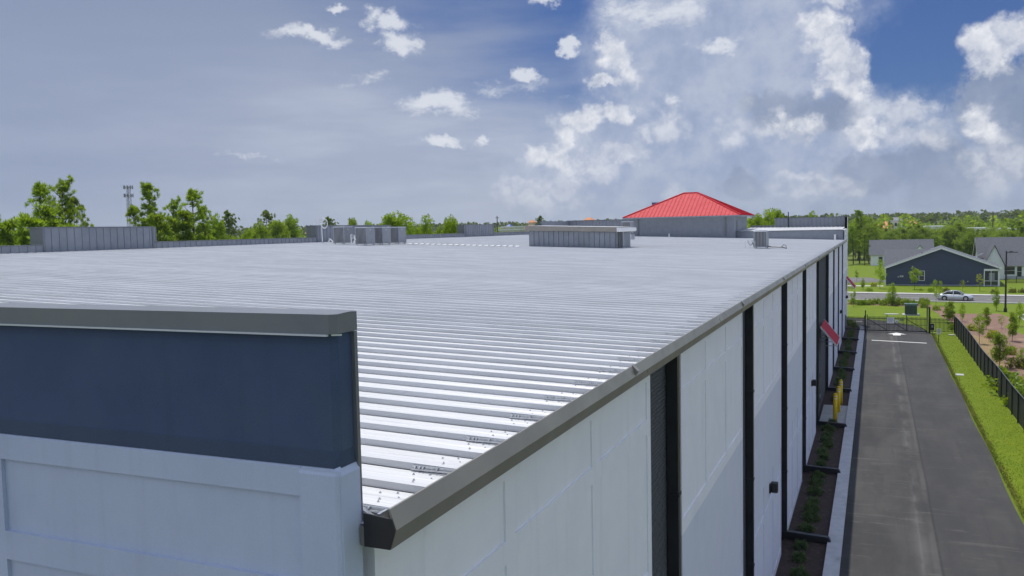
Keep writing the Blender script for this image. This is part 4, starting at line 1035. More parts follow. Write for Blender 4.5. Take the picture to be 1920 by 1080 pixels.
# kinds (unit scale in metres)
PINE = [pine(18, 3, LEAF_PINE, .16, .66, 26, .50, .032, 20), pine(18, 8, LEAF_PINE, .18, .60, 26, .50, .032, 17), pine(18, 21, LEAF_PINE, .14, .70, 26, .5, .032, 22)]
PINED = [pine(18, 33, LEAF_PINE_D, .17, .45, 24, .55, .045, 13), pine(18, 41, LEAF_PINE_D, .18, .5, 24, .55, .045, 14)]
PINEY = [pine(9, 52, LEAF_PINE, .20, .88, 26, .42, .03, 20)]
WOOD = [broad(14, 60+i, LEAF_MID, .30, .12, 95, 110, .17, name='wood_tree') for i in range(3)] + [pine(15, 70+i, LEAF_MID, .19, .78, 24, .6, .05, 20) for i in range(2)]
OAK = [broad(13, 80, LEAF_DEC, .24, .5, 80, 110, .13, cl=.06), broad(13, 81, LEAF_DEC, .22, .5, 75, 110, .13, cl=.06)]
BRT = [broad(12, 90, LEAF_BRT, .26, .5, 90, 110, .12, cl=.058), broad(12, 91, LEAF_BRT, .25, .48, 85, 110, .12, cl=.058), broad(12, 93, LEAF_BRT, .20, .5, 34, 100, .12, cl=.055)]
SAP = [broad(5, 100, LEAF_YNG, .24, .25, 40, 42, .085, trunk=.009), broad(5, 101, LEAF_YNG, .20, .2, 34, 42, .085, trunk=.009), broad(5, 102, LEAF_YNG, .28, .22, 32, 40, .08, trunk=.009, cl=.07)]
SAPB = [broad(5, 105, LEAF_BRT, .26, .12, 42, 40, .085, trunk=.009)]
SAPY = [broad(4, 107, LEAF_YEL, .28, .28, 22, 34, .08, trunk=.01, cl=.07)]
CONE = [broad(6, 110, LEAF_YNG, .22, .04, 60, 55, .09, trunk=.012), broad(6, 111, LEAF_MID, .26, .04, 70, 60, .10, trunk=.012)]
def shrub(seed, mat, r=.42, n=420, leaf=.06, hh=.8):
    rng = np.random.default_rng(seed); u = unit(n, rng); u[:, 2] = np.abs(u[:, 2]); rr = rng.uniform(.35, 1., (n, 1))**.5
    bump = 1+.22*np.sin(u[:, :1]*6+seed)+.18*np.sin(u[:, 1:2]*7+seed*2)
    P = u*rr*bump*np.array([r, r, r*hh])+np.array([0, 0, .04]); V, F = leaf_quads(P, leaf, rng, 0., .38)
    tb_ = MB()
    for i in range(9):
        a = i*.7; tb_.cyl((0, 0, 0), (r*.7*math.cos(a), r*.7*math.sin(a), r*hh*.75), .012, .006, n=4)
    tm = tb_.mesh('shrub_stems'); tm.materials.append(BARK); return tm, np_mesh('shrub_leaves', V, F, mat)
SHR = [shrub(200+i, LEAF_SHR, .38, 950, .05, .95) for i in range(4)]
SHB = [shrub(210+i, LEAF_BED, .55, 420, .10, 1.3) for i in range(3)]
SHD = [shrub(220, LEAF_YNG, .5, 360, .09, 1.1)]
SHY = [shrub(225, LEAF_YEL, .5, 360, .09, 1.1)]
SHRED = [shrub(230, leafmat('bronze_leaves', (.09, .06, .022), (.06, .05, .02), .3), .5, 360, .09, 1.1)]
def bush(kind, name, label, loc, s=1., group=None, cat='shrub'):
    tm, cm = kind; o = thing(name, label, cat, loc, random.uniform(0, 6.28), group); o.scale = (s, s, s*random.uniform(.85, 1.1))
    link('stems', tm, None, o); link('leaves', cm, None, o); return o

# shrubs in the bed beside the building
ys = []
for k in range(len(DS)):
    a = DS[k-1] if k else 6.; 
    if DS[k] < 28: continue
    if k == 5: continue
    n = 7 if k < 6 else 6
    for i in range(n): ys.append(DS[k-1]+1.1+(DS[k]-DS[k-1]-2.0)*i/(n-1))
ys = [y for y in ys if y > 27] + [53.0, 60.2, 61.3] + [92.6, 93.9, 95.2, 96.5, 97.8, 99.]
for i, y in enumerate(sorted(ys)):
    bush(SHR[i % 4], 'shrub', f'dark green shrub in the long wall-side bed, {ordn(i+1)} from the near end', (-2.35+random.uniform(-.12, .12), y+random.uniform(-.12, .12), .05), random.uniform(.72, .95), 'wall-side bed shrubs')
bush(SHB[0], 'shrub', 'bright shrub in the red mulch at the far corner of the building', (-2.2, 103.6, .05), .9)
bush(SHD[0], 'shrub', 'dark shrub hugging the far wall corner behind the picket fence', (-2.75, 105.5, .05), 1.3)

# trees seen over the roof, west side: (pixel x, pixel y of top, distance, kind, label)
HZ = lambda px: 416.3-(px-1642)*.02126
def tree_at(px, top, Y, kind, name, label, h0, cat='tree', group=None, wid=1., base=0.):
    p = at(px, top, Y); h = p.z-base; s = h/h0
    o = plant(kind, name, label, cat, (p.x, p.y, base), 1., None, group); o.scale = (s*wid, s*wid, s); return o
W = [(70, 352, 62, PINE[0], 18, 'tall pine with a crowded crown above the left parapet block', .85), (107, 344, 66, PINE[1], 18, 'tallest pine at the left, with open tufted branches', .80), (136, 378, 70, PINED[0], 18, 'thin leaning pine right of the two tall left pines', .6),
     (20, 426, 55, PINEY[0], 9, 'young bushy pine at the left edge over the low parapet', 1.), (52, 420, 52, PINEY[0], 9, 'young yellow green pine left of the parapet block', 1.0), (-12, 398, 60, PINE[2], 18, 'pine cut off by the left edge of the picture', .8),
     (8, 420, 80, WOOD[0], 14, 'rounded tree behind the young pines at the left edge', .9), (42, 422, 85, WOOD[1], 14, 'rounded green tree between the left young pines', .9), (86, 400, 60, PINEY[0], 9, 'dense young pine just behind the left parapet block', 1.),
     (286, 350, 75, PINE[2], 18, 'tall narrow pine just right of the lattice mast', .85), (262, 392, 72, PINE[0], 18, 'shorter pine partly hiding the foot of the lattice mast', .75), (318, 380, 78, PINE[1], 18, 'mid-height pine between the two tall ones right of the mast', .7),
     (360, 363, 82, PINE[0], 18, 'broad tall pine third from the lattice mast', .95), (386, 392, 84, PINE[2], 18, 'lower pine on the right shoulder of the broad pine', .8), (340, 404, 74, WOOD[3], 15, 'bushy tree filling the gap below the broad pine', 1.), (300, 410, 70, WOOD[4], 15, 'bushy green tree below the tall narrow pine', 1.),
     (404, 404, 95, OAK[0], 13, 'green tree right of the lower pine', 44), (428, 398, 150, PINED[1], 18, 'dark open-crowned pine left of the bright round tree', .8), (462, 430, 80, BRT[0], 12, 'bright yellow green round tree over the low parapet', 50),
     (500, 398, 170, PINED[0], 18, 'dark flat-topped pine standing alone right of the bright tree', .9), (520, 414, 150, OAK[1], 13, 'dark rounded tree below the lone pine', 50), (545, 404, 160, OAK[0], 13, 'pointed dark tree beside the lone pine', 44), (484, 418, 140, OAK[0], 13, 'dark tree at the foot of the lone pine', 46),
     (617, 409, 190, PINED[1], 18, 'dark pine behind the ring antenna', .9), (660, 411, 130, OAK[1], 13, 'small tree top behind the leftmost air conditioner', 32),
     (735, 396, 110, BRT[1], 12, 'broad bright tree rising behind the air conditioners', 78), (692, 414, 105, BRT[0], 12, 'low bright tree left of the broad bright tree', 46), (772, 419, 115, OAK[0], 13, 'darker green tree right of the broad bright tree', 44),
     (798, 400, 100, BRT[2], 12, 'slender bright tree with separate twigs right of the units', 36), (845, 403, 98, BRT[1], 12, 'bright pyramid-shaped tree left of the small parapet block', 44), (822, 424, 104, BRT[0], 12, 'bright green tree between the slender and the pyramid tree', 26), (868, 428, 106, OAK[1], 13, 'green tree behind the left edge of the small parapet block', 24),
     (1012, 407, 300, PINED[0], 18, 'far dark pine above the penthouse corner', .8), (1440, 389, 150, BRT[2], 12, 'tall airy bright tree right of the red roof', 34), (1420, 403, 145, OAK[0], 13, 'green tree crown tucked against the red roof eave', 40), (1458, 394, 160, OAK[1], 13, 'green tree behind the left end of the rear parapet', 34), (1522, 398, 175, OAK[0], 13, 'lone rounded tree top over the rear parapet', 26), (1470, 404, 170, PINED[1], 18, 'dark tree top beside the thin vent stack', .6)]
RXK = {id(k): r for k, r in list(zip(WOOD[:3], (.30,)*3)) + list(zip(OAK, (.24, .22))) + list(zip(BRT, (.26, .25, .20)))}
for px, top, Y, kind, h0, lab, wd in W:
    if wd > 5: wd = (wd/2*Y/.86/FPX)/(RXK[id(kind)]*at(px, top, Y).z)
    nm = 'pine_tree' if (kind in PINE or kind in PINED or kind in PINEY) else 'broadleaf_tree'
    tree_at(px, top, Y, kind, nm, lab, h0, wid=wd, group='trees beyond the roof')
# belt of trees behind the houses
belt = []
rb_ = random.Random(5)
x = 1586
tops = {1586: 432, 1600: 412, 1615: 398, 1628: 405, 1642: 412, 1660: 426, 1690: 424, 1720: 416, 1745: 424, 1775: 418, 1800: 416, 1830: 430, 1860: 424, 1890: 424, 1915: 414, 1950: 410, 1990: 420, 2040: 415}
tk = sorted(tops)
def topy(px):
    for a, c in zip(tk, tk[1:]):
        if a <= px <= c: return tops[a]+(tops[c]-tops[a])*(px-a)/(c-a)
    return 420
for Yr, step in ((285, 15), (305, 13), (335, 12)):
    x = 1584+rb_.uniform(0, 8)
    while x < 1975:
        belt.append((x, topy(x)+rb_.uniform(0, 12)+(0 if Yr == 285 else (2 if Yr == 305 else -1))+(8 if Yr == 285 and x > 1650 else 0), Yr+rb_.uniform(-8, 8))); x += step*rb_.uniform(.7, 1.4)
belt += [(1612, 396, 268), (1600, 425, 262), (1630, 420, 266), (1588, 440, 258), (1622, 438, 258)]
for i, (px, top, Y) in enumerate(sorted(belt)):
    k = 2 if px < 1640 else rb_.choice((0, 1, 2, 3, 4, 0, 1)); kind = PINE[i % 3] if (px < 1640 and i % 2 == 0) else WOOD[k]
    h0 = 18 if kind in PINE else (15 if k >= 3 else 14)
    tree_at(px, top, Y, kind, 'wood_tree', f'tree in the wood behind the houses, {ordn(i+1)} from the left', h0, group='wood behind the houses', wid=rb_.uniform(.9, 1.25))
# saplings and shrubs by the street and the fence: ground pixel, height in metres
S = [(1673, 573, 530, CONE[0], 6, 'feathery young conifer in the street bed left of the cabinet', 1.), (1755, 573, 520, SAP[2], 5, 'thin-leaved sapling in front of the rear of the silver car', .7), (1715, 543, 500, SAP[0], 5, 'young tree before the window of the navy house', 1.1),
     (1650, 541, 486, SAPB[0], 5, 'bright young tree at the left corner of the navy house', .75), (1606, 527, 504, SAP[1], 5, 'slim young tree on the far lawn by the side road', .9), (1618, 543, 521, CONE[0], 6, 'small dark conifer on the verge left of the bright tree', .9), (1600, 575, 541, SAP[1], 5, 'slender sapling beside the far red awning', .8),
     (1805, 546, 525, SAPY[0], 4, 'sparse bronze sapling before the navy house wall', 1.), (1837, 546, 513, SAPY[0], 4, 'golden-leaved sapling beside the screened porch', 1.), (1868, 583, 538, CONE[0], 6, 'narrow upright tree on the lawn left of the lamp post', .7),
     (1781, 606, 563, CONE[1], 6, 'wide bushy young tree behind the fence corner', 1.2), (1804, 603, 568, SAPB[0], 5, 'bright leafy sapling right of the fence corner tree', .9), (1836, 645, 584, SAP[0], 5, 'young tree on bare trunk over the straw soil', .8), (1849, 618, 574, CONE[1], 6, 'dark young tree behind the bare-trunked one', .8),
     (1874, 690, 622, CONE[1], 6, 'large bushy dark tree against the screened fence', 1.1), (1898, 640, 583, CONE[1], 6, 'tall dark evergreen in the right-hand bed', .75), (1878, 616, 590, SAP[2], 5, 'sparse staked sapling in the middle of the red bed', .9), (1911, 612, 566, SAPB[0], 5, 'bright sapling at the right edge near the parking lot', .8),
     (1915, 690, 652, SAPB[0], 5, 'light green sapling at the right edge above the fence', 1.1), (1862, 648, 622, SAP[2], 5, 'thin sapling between the two dark trees in the bed', .8)]
for px, py, tp_, kind, h0, lab, wd in S:
    p = on_ground(px, py); h = at(px, tp_, p.y).z; s = h/h0
    o = plant(kind, 'sapling', lab, 'young tree', (p.x, p.y, 0), s, None, 'saplings by the street'); o.scale = (s*wd, s*wd, s)
i = 0
for px in (1600, 1612, 1622, 1632, 1640, 1648, 1656, 1666, 1678, 1688, 1700, 1714, 1728, 1735):
    i += 1; p = on_ground(px, 571+random.uniform(-1.5, 2)); bush(SHB[i % 3], 'shrub', f'bright shrub in the street bed, {ordn(i)} from the left', (p.x, p.y, 0), random.uniform(.9, 1.3), 'street bed shrubs')
for px, py, kd, s, lab in ((1630, 546, SHD[0], 1.2, 'round green shrub on the verge left of the navy house'), (1638, 537, SHY[0], 1.3, 'golden shrub at the left corner of the navy house'), (1745, 547, SHD[0], 1.2, 'round green shrub on the house verge above the car'),
                          (1774, 548, SHRED[0], 1.2, 'bronze shrub on the verge above the car roof'), (1864, 550, SHRED[0], 1.1, 'bronze shrub on the verge left of the lamp post'), (1898, 549, SHRED[0], 1.2, 'bronze shrub on the verge right of the lamp post'), (1916, 549, SHRED[0], 1.1, 'bronze shrub on the verge at the right edge'),
                          (1727, 545, SHD[0], .7, 'tiny shrub beside the young tree at the window'), (1755, 582, SHD[0], 1.1, 'dark shrub at the foot of the thin-leaved sapling'), (1733, 577, SHB[0], 1.2, 'shrub right of the green cabinet lid'), (1787, 618, SHD[0], 1.1, 'dark shrub behind the right picket fence'),
                          (1860, 634, SHY[0], 1.3, 'yellowish shrub in the middle of the red bed'), (1822, 620, SHY[0], 1.2, 'yellow shrub on the straw soil beside the fence'), (1882, 725, SHB[1], 1.9, 'leafy green shrub behind the screened fence'), (1906, 745, SHB[2], 2.2, 'bright shrub at the right edge behind the fence'),
                          (1908, 690, SHRED[0], 1.5, 'reddish shrub at the right edge of the bed'), (1893, 665, SHY[0], 1.2, 'small yellow shrub beside the tall dark evergreen'), (1915, 765, SHB[0], 2.0, 'low bright shrub at the right edge just over the fence rail')):
    p = on_ground(px, py); bush(kd, 'shrub', lab, (p.x, p.y, 0), s, 'verge and bed shrubs')
# ragged grass along the edge of the drive
rng = np.random.default_rng(77); n = 9000
yy_ = rng.uniform(28, 100, n); xx_ = 5.47+np.abs(rng.normal(size=n))*.16; P = np.stack([xx_, yy_, np.full(n, .02)], 1)
V, F = tuft_tris(P, np.tile([0, 0, 1.], (n, 1)), .06, 3, .010, rng, .5)
tag(link('grass_edge', np_mesh('grass_edge', V, F, pmat('edge_grass', (.17, .22, .02), (.30, .27, .07), .6, 6, .8))), 'ragged grass fringe along the edge of the drive', 'grass', kind='stuff')
n = 11000
P = np.stack([rng.uniform(5.6, 7.7, n), 30+70*rng.uniform(0, 1, n)**1.3, np.full(n, .0)], 1)
V, F = tuft_tris(P, np.tile([0, 0, 1.], (n, 1)), .04, 3, .010, rng, .6)
tag(link('grass_blades', np_mesh('grass_blades', V, F, pmat('lawn_blades', (.13, .20, .007), (.19, .25, .012), .5, 6, .8, transl=.2))), 'short mown grass on the strip between drive and fence', 'grass', kind='stuff')
# far wood on the horizon
rng = np.random.default_rng(5)
VV, FF, base = [], [], 0
ncl = 2600
az_ = rng.uniform(R(-75), R(30), ncl); rr = rng.uniform(680, 1500, ncl); hh = rng.uniform(12, 19, ncl)*(1+(rr-680)/2600)
cx, cy_ = np.sin(az_)*rr, np.cos(az_)*rr
per = 46
u = unit(ncl*per, rng); u[:, 2] = np.abs(u[:, 2])
C = np.stack([np.repeat(cx, per), np.repeat(cy_, per), np.zeros(ncl*per)], 1)+u*np.stack([np.repeat(hh*.42, per), np.repeat(hh*.42, per), np.repeat(hh*.55, per)], 1)
C[:, 2] += np.repeat(hh*.45, per)
V, F = leaf_quads(C, 1.5, rng, .3, .8)
lowC = np.stack([np.repeat(cx, 12)+rng.normal(size=ncl*12)*4, np.repeat(cy_, 12)+rng.normal(size=ncl*12)*4, rng.uniform(0, 8, ncl*12)], 1)
V2, F2 = leaf_quads(lowC, 2.6, rng, .1, .9)
tag(link('far_wood', np_mesh('far_wood', np.concatenate([V, V2]), np.concatenate([F, F2+len(V)]), LEAF_FAR)), 'far wooded horizon of dark trees', 'wood', kind='stuff')
# mid-distance wood, west and north
ncl = 260; az_ = np.concatenate([rng.uniform(R(-70), R(-17), ncl//2), rng.uniform(R(-17), R(14), ncl-ncl//2)]); rr = np.where(az_ < R(-17), rng.uniform(450, 660, ncl), rng.uniform(330, 640, ncl)); hh = rng.uniform(9.5, 13.5, ncl)
cx, cy_ = np.sin(az_)*rr, np.cos(az_)*rr; per = 150; u = unit(ncl*per, rng); u[:, 2] = np.abs(u[:, 2])*1.3-.3
lump = 1+.35*np.sin(u[:, 0]*4+np.repeat(az_*90, per))
C = np.stack([np.repeat(cx, per), np.repeat(cy_, per), np.repeat(hh*.5, per)], 1)+u*lump[:, None]*np.stack([np.repeat(hh*.42, per)]*2+[np.repeat(hh*.5, per)], 1)
V, F = leaf_quads(C, .75, rng, .3, .8)
tag(link('middle_wood', np_mesh('middle_wood', V, F, LEAF_MID)), 'scattered woodland in the middle distance', 'wood', kind='stuff')

# ------------------------------------------------------------------ houses over the street
def gable_house(name, label, loc, rz, w, d, eave, ridge, wall, roofm, over=.45, cat='house'):
    """gable ends at y=0 and y=d, ridge along y; local x from 0 to w"""
    h = thing(name, label, cat, loc, rz)
    b = MB(); xm = w/2
    b.add([(0, 0, 0), (w, 0, 0), (w, d, 0), (0, d, 0), (0, 0, eave), (w, 0, eave), (w, d, eave), (0, d, eave), (xm, 0, ridge), (xm, d, ridge)],
          ((0, 1, 5, 8, 4), (1, 2, 6, 5), (2, 3, 7, 9, 6), (3, 0, 4, 7)))
    wl = b.build('wall', wall, h, False)
    sl_ = (ridge-eave)/xm; th = .16
    rr_ = MB()
    for s in (-1, 1):
        xe = -over if s < 0 else w+over; ze = eave-sl_*over
        a = [(xe, -over, ze), (xm, -over, ridge), (xm, d+over, ridge), (xe, d+over, ze)]
        rr_.add([(x, y, z+.02) for x, y, z in a] + [(x, y, z+.02+th) for x, y, z in a], ((4, 5, 6, 7), (0, 1, 2, 3), (0, 3, 7, 4), (0, 1, 5, 4), (2, 3, 7, 6)))
    rf = rr_.build('roof', roofm, h, False)
    tr = MB()
    for y in (-over-.03, d+over):
        for s in (-1, 1):
            xe = -over if s < 0 else w+over; ze = eave-sl_*over
            tr.add([(xe, y, ze-.12), (xm, y, ridge-.12), (xm, y, ridge+.20), (xe, y, ze+.20), (xe, y+.03, ze-.12), (xm, y+.03, ridge-.12), (xm, y+.03, ridge+.20), (xe, y+.03, ze+.20)], ((0, 1, 2, 3), (4, 5, 6, 7), (3, 2, 6, 7), (0, 1, 5, 4)))
    tr.box(-over-.03, -over, -over, d+over, eave-sl_*over-.10, eave-sl_*over+.1); tr.box(w+over, w+over+.03, -over, d+over, eave-sl_*over-.10, eave-sl_*over+.1)
    tr.build('barge_board', TRIM, rf, False)
    return h, wl, rf
def window(par, x0, x1, z0, z1, y=0., n=1):
    q = MB(); q.box(x0-.1, x1+.1, y-.06, y-.001, z0-.1, z1+.1); f = q.build('window', TRIM, par, False)
    q = MB(); q.box(x0, x1, y-.075, y-.061, z0, (z0+z1)/2-.03); q.box(x0, x1, y-.075, y-.061, (z0+z1)/2+.03, z1); q.build('pane', GLASS, f, False)
def lap_siding(par, w, eave, ridge, y, mat, pitch=.22):
    z = .25; q = MB()
    while z < ridge-.1:
        k = 0. if z < eave else (z-eave)/(ridge-eave)*w/2
        q.add([(k, y-.022, z), (w-k, y-.022, z), (w-k, y-.003, z+pitch-.01), (k, y-.003, z+pitch-.01)], ((0, 1, 2, 3),)); q.add([(k, y-.022, z), (w-k, y-.022, z), (w-k, y-.001, z), (k, y-.001, z)], ((0, 1, 2, 3),)); z += pitch
    o = q.build('siding_boards', mat, par, False); o['kind'] = 'stuff'
H1, w1, r1_ = gable_house('navy_house', 'navy blue single-storey house with wide white-edged gable facing the street', (1.84, 174.9, 0), -.055, 18.5, 15, 3.3, 6.85, SIDING, SHINGLE)
lap_siding(w1, 18.5, 3.3, 6.85, 0., SIDING)
window(w1, 5.65, 6.45, 1.0, 2.65)
q = MB(); q.box(16.2, 18.35, -.04, -.023, .05, 2.75); po = q.build('porch_screen', GLASS, H1, False)
q = MB(); q.box(16.1, 18.5, -.09, -.045, 2.75, 3.1); q.box(16.1, 16.25, -.09, -.045, 0, 2.75); q.box(18.32, 18.5, -.09, -.045, 0, 3.1); q.box(16.25, 18.32, -.07, -.045, .92, 1.0); q.box(17.2, 17.28, -.07, -.045, 0, 2.75); q.build('porch_frame', TRIM, H1, False)
q = MB(); q.box(16.9, 17.8, -.06, -.041, 1.1, 2.4); q.build('porch_door', PANELG, po, False)
for x, z, s in ((2.0, 1.5, .15), (2.35, 1.55, .22), (2.7, 1.55, .22), (16.0-2.5, .75, .12), (4.4, 3.4, .16)):
    q = MB(); q.box(x, x+s*1.3, -.12, -.024, z, z+s*1.5); q.build('meter_box', ZINC, H1, False)
q = MB(); q.box(-.12, -.02, -.1, .0, 0, 3.2); q.build('corner_trim', TRIM, H1, False); q = MB(); q.box(18.52, 18.62, -.1, 0, 0, 3.1); q.build('corner_trim', TRIM, H1, False)
q = MB(); q.box(0, 18.5, -.06, -.025, 0, .24); q.build('plinth', PANELG, H1, False)
# wing at the back left
q = MB(); q.add([(-.3, 6.5, 3.0), (9., 6.5, 3.0), (9., 16.5, 3.0), (-.3, 16.5, 3.0), (-.3, 11.5, 6.35), (9., 11.5, 6.35), (-.3, 6.5, 0), (-.3, 16.5, 0)], ((0, 3, 7, 6), (0, 4, 3))); q.build('wing_wall', SIDING, H1, False)
q = MB(); q.add([(-.8, 6.0, 2.75), (9., 6.0, 2.75), (9., 11.5, 6.42), (-.8, 11.5, 6.42), (9., 17., 2.75), (-.8, 17., 2.75)], ((0, 1, 2, 3), (3, 2, 4, 5))); wr = q.build('wing_roof', SHINGLE, H1, False)
q = MB(); q.box(1.2, 3.6, 7.5, 7.62, 3.75, 3.95); q.build('ridge_vent', BLACKI, wr, False)
q = MB(); q.cyl((6.0, 5.0, 5.2), (6.0, 5.0, 6.0), .07, n=6); q.build('vent_pipe', BLACKI, r1_, False)
# white house far left: ridge along x, dormers to the street
H2 = thing('white_house', 'white house behind, grey roof with two small gables, left of the navy one', 'house', (-1.2, 254, 0))
q = MB(); W2, D2, E2, R2 = 15.2, 9., 3.2, 6.9
q.add([(0, 0, 0), (W2, 0, 0), (W2, D2, 0), (0, D2, 0), (0, 0, E2), (W2, 0, E2), (W2, D2, E2), (0, D2, E2), (0, D2/2, R2), (W2, D2/2, R2)], ((0, 1, 5, 4), (1, 2, 6, 9, 5), (2, 3, 7, 6), (3, 0, 4, 8, 7))); w2_ = q.build('wall', SIDW, H2, False)
q = MB(); q.add([(-.5, -.5, E2-.35), (W2+.5, -.5, E2-.35), (W2+.5, D2/2, R2+.05), (-.5, D2/2, R2+.05), (W2+.5, D2+.5, E2-.35), (-.5, D2+.5, E2-.35), (-.5, D2/2, R2-.18), (-.5, -.5, E2-.6), (-.5, D2+.5, E2-.6)], ((0, 1, 2, 3), (3, 2, 4, 5), (0, 3, 6, 7), (3, 5, 8, 6))); r2_ = q.build('roof', SHINGLE, H2, False)
q = MB(); q.add([(-.53, -.5, E2-.35), (-.53, D2/2, R2+.07), (-.53, D2/2, R2-.25), (-.53, -.5, E2-.65), (-.53, D2+.5, E2-.35), (-.53, D2+.5, E2-.65)], ((0, 1, 2, 3), (1, 4, 5, 2))); q.build('barge_board', TRIM, r2_, False)
for x0, x1, z1 in ((4.2, 7.0, 4.5), (10.3, 13.8, 5.4)):
    xm = (x0+x1)/2; yb = .2
    q = MB(); q.add([(x0, -1.2, 0), (x1, -1.2, 0), (x1, -1.2, 3.3), (xm, -1.2, z1), (x0, -1.2, 3.3), (x0, 1, 0), (x1, 1, 0), (x1, 1, 3.3), (x0, 1, 3.3)], ((0, 1, 2, 3, 4), (0, 4, 8, 5), (1, 6, 7, 2))); g_ = q.build('gable', SIDW, H2, False)
    q = MB(); q.add([(x0-.3, -1.5, 3.05), (xm, -1.5, z1+.15), (xm, 3.5, z1+.15), (x0-.3, 1.0, 3.05), (x1+.3, -1.5, 3.05), (x1+.3, 1.0, 3.05)], ((0, 1, 2, 3), (1, 4, 5, 2))); q.build('gable_roof', SHINGLE, g_, False)
window(w2_, 8.0, 9.0, .9, 2.4); window(w2_, 2.0, 3.0, .9, 2.4)
q = MB(); q.box(-.06, -.001, 2.5, 3.6, .9, 2.4); q.build('window', GLASS, w2_, False)
# white house at the right edge
H3 = thing('white_house', 'white house at the right edge with steep grey roof and small front gable', 'house', (19.6, 196, 0))
q = MB(); W3, D3, E3, R3 = 22., 12., 3.0, 8.2
q.add([(0, 0, 0), (W3, 0, 0), (W3, D3, 0), (0, D3, 0), (0, 0, E3), (W3, 0, E3), (W3, D3, E3), (0, D3, E3), (0, D3/2, R3), (W3, D3/2, R3)], ((0, 1, 5, 4), (1, 2, 6, 9, 5), (2, 3, 7, 6), (3, 0, 4, 8, 7))); w3_ = q.build('wall', SIDW, H3, False)
q = MB(); q.add([(-.5, -.5, E3-.4), (W3+.5, -.5, E3-.4), (W3+.5, D3/2, R3+.05), (-.5, D3/2, R3+.05), (W3+.5, D3+.5, E3-.4), (-.5, D3+.5, E3-.4), (-.5, D3/2, R3-.2), (-.5, -.5, E3-.65), (-.5, D3+.5, E3-.65)], ((0, 1, 2, 3), (3, 2, 4, 5), (0, 3, 6, 7), (3, 5, 8, 6))); r3_ = q.build('roof', SHINGLE, H3, False)
q = MB(); q.add([(-.53, -.5, E3-.4), (-.53, D3/2, R3+.07), (-.53, D3/2, R3-.28), (-.53, -.5, E3-.7), (-.53, D3+.5, E3-.4), (-.53, D3+.5, E3-.7)], ((0, 1, 2, 3), (1, 4, 5, 2))); q.build('barge_board', TRIM, r3_, False)
q = MB(); x0, x1, z1 = .4, 3.9, 6.7; xm = (x0+x1)/2
q.add([(x0, -2.2, 0), (x1, -2.2, 0), (x1, -2.2, 2.9), (xm, -2.2, z1), (x0, -2.2, 2.9), (x0, 1, 0), (x1, 1, 0), (x1, 1, 2.9), (x0, 1, 2.9)], ((0, 1, 2, 3, 4), (0, 4, 8, 5), (1, 6, 7, 2))); g_ = q.build('gable', SIDW, H3, False)
q = MB(); q.add([(x0-.35, -2.6, 2.4), (xm, -2.6, z1+.2), (xm, 5.0, z1+.2), (x0-.35, 1.0, 2.4), (x1+.35, -2.6, 2.4), (x1+.35, 1.0, 2.4)], ((0, 1, 2, 3), (1, 4, 5, 2))); q.build('gable_roof', SHINGLE, g_, False)
q = MB(); q.box(-1.4, .35, -1.0, 1.0, 2.6, 4.2); po3 = q.build('porch_bay', SIDING, H3, False); q = MB(); q.add([(-1.7, -1.3, 4.2), (.4, -1.3, 5.2), (.4, 1.2, 5.2), (-1.7, 1.2, 4.2)], ((0, 1, 2, 3),)); q.build('porch_roof', SHINGLE, po3, False)
window(w3_, 4.2, 6.0, .9, 2.45); window(w3_, 6.4, 7.2, .5, 2.45); window(w3_, 9.2, 10.4, .9, 2.4)
q = MB()
f3 = thing('patio_fence', 'low dark picket fence before the white house at the right edge', 'fence', (22.6, 183, 0))
for i in range(5):
    q = MB(); q.box(i*1.6-.05, i*1.6+.05, -.05, .05, 0, 1.3); q.build('fence_post', BLACKI, f3, False)
q = MB(); q.box(0, 6.4, -.03, .03, 1.15, 1.22); q.box(0, 6.4, -.03, .03, .15, .22); q.build('rail', BLACKI, f3, False)
for i in range(43):
    o = bpy.data.objects.new('picket', pkm); COL.objects.link(o); o.parent = f3; o.location = (i*.15, 0, -.45)

# ------------------------------------------------------------------ far buildings, mast and poles
TERRA = pmat('terracotta', (.55, .22, .085), (.45, .17, .065), .8, 4, .8)
CREAM = pmat('cream_render', (.60, .56, .46), (.54, .50, .42), .5, 4, .8)
BROWN = pmat('brown_brick', (.20, .10, .085), (.16, .08, .07), .6, 4, .8)
def far_block(name, label, px, ytop, Y, wpx, hh, wall, roofm=None, rh=0., d=14., windows=0, cat='building'):
    p = at(px, ytop, Y); w = wpx*Y/FPX/.93; zt = p.z - rh
    o = thing(name, label, cat, (p.x, p.y, 0)); hw = w/2
    q = MB(); q.box(-hw, hw, 0, d, 0, zt); wl = q.build('wall', wall, o, False)
    if roofm is not None and rh > 0:
        q = MB(); e = .5; a = [(-hw-e, -e, zt), (hw+e, -e, zt), (hw+e, d+e, zt), (-hw-e, d+e, zt), (-hw*.25, d/2, zt+rh), (hw*.25, d/2, zt+rh)]
        q.add(a, ((0, 1, 5, 4), (1, 2, 5), (2, 3, 4, 5), (3, 0, 4))); q.build('roof', roofm, o, False)
    elif roofm is not None:
        q = MB(); q.box(-hw-.3, hw+.3, -.3, d+.3, zt, zt+.5); q.build('roof', roofm, o, False)
    for i in range(windows):
        x = -hw+(i+.5)*w/windows; q = MB(); q.box(x-w/windows*.25, x+w/windows*.25, -.08, -.01, zt-2.6, zt-.9); q.build('window', GLASS, wl, False)
    return o
far_block('shop_building', 'cream shop with low terracotta roof seen over the wood, left of the white block', 1652, 421, 470, 30, 8, CREAM, TERRA, 2.2, windows=3)
far_block('shop_building', 'small terracotta pyramid roof just left of the far white block', 1662, 414.5, 480, 15, 9, CREAM, TERRA, 2.4, windows=2)
far_block('shop_building', 'large white block with a flat roof turret over the wood', 1684, 414.5, 500, 27, 9, SIDW, WHITE_P, 0, windows=4)
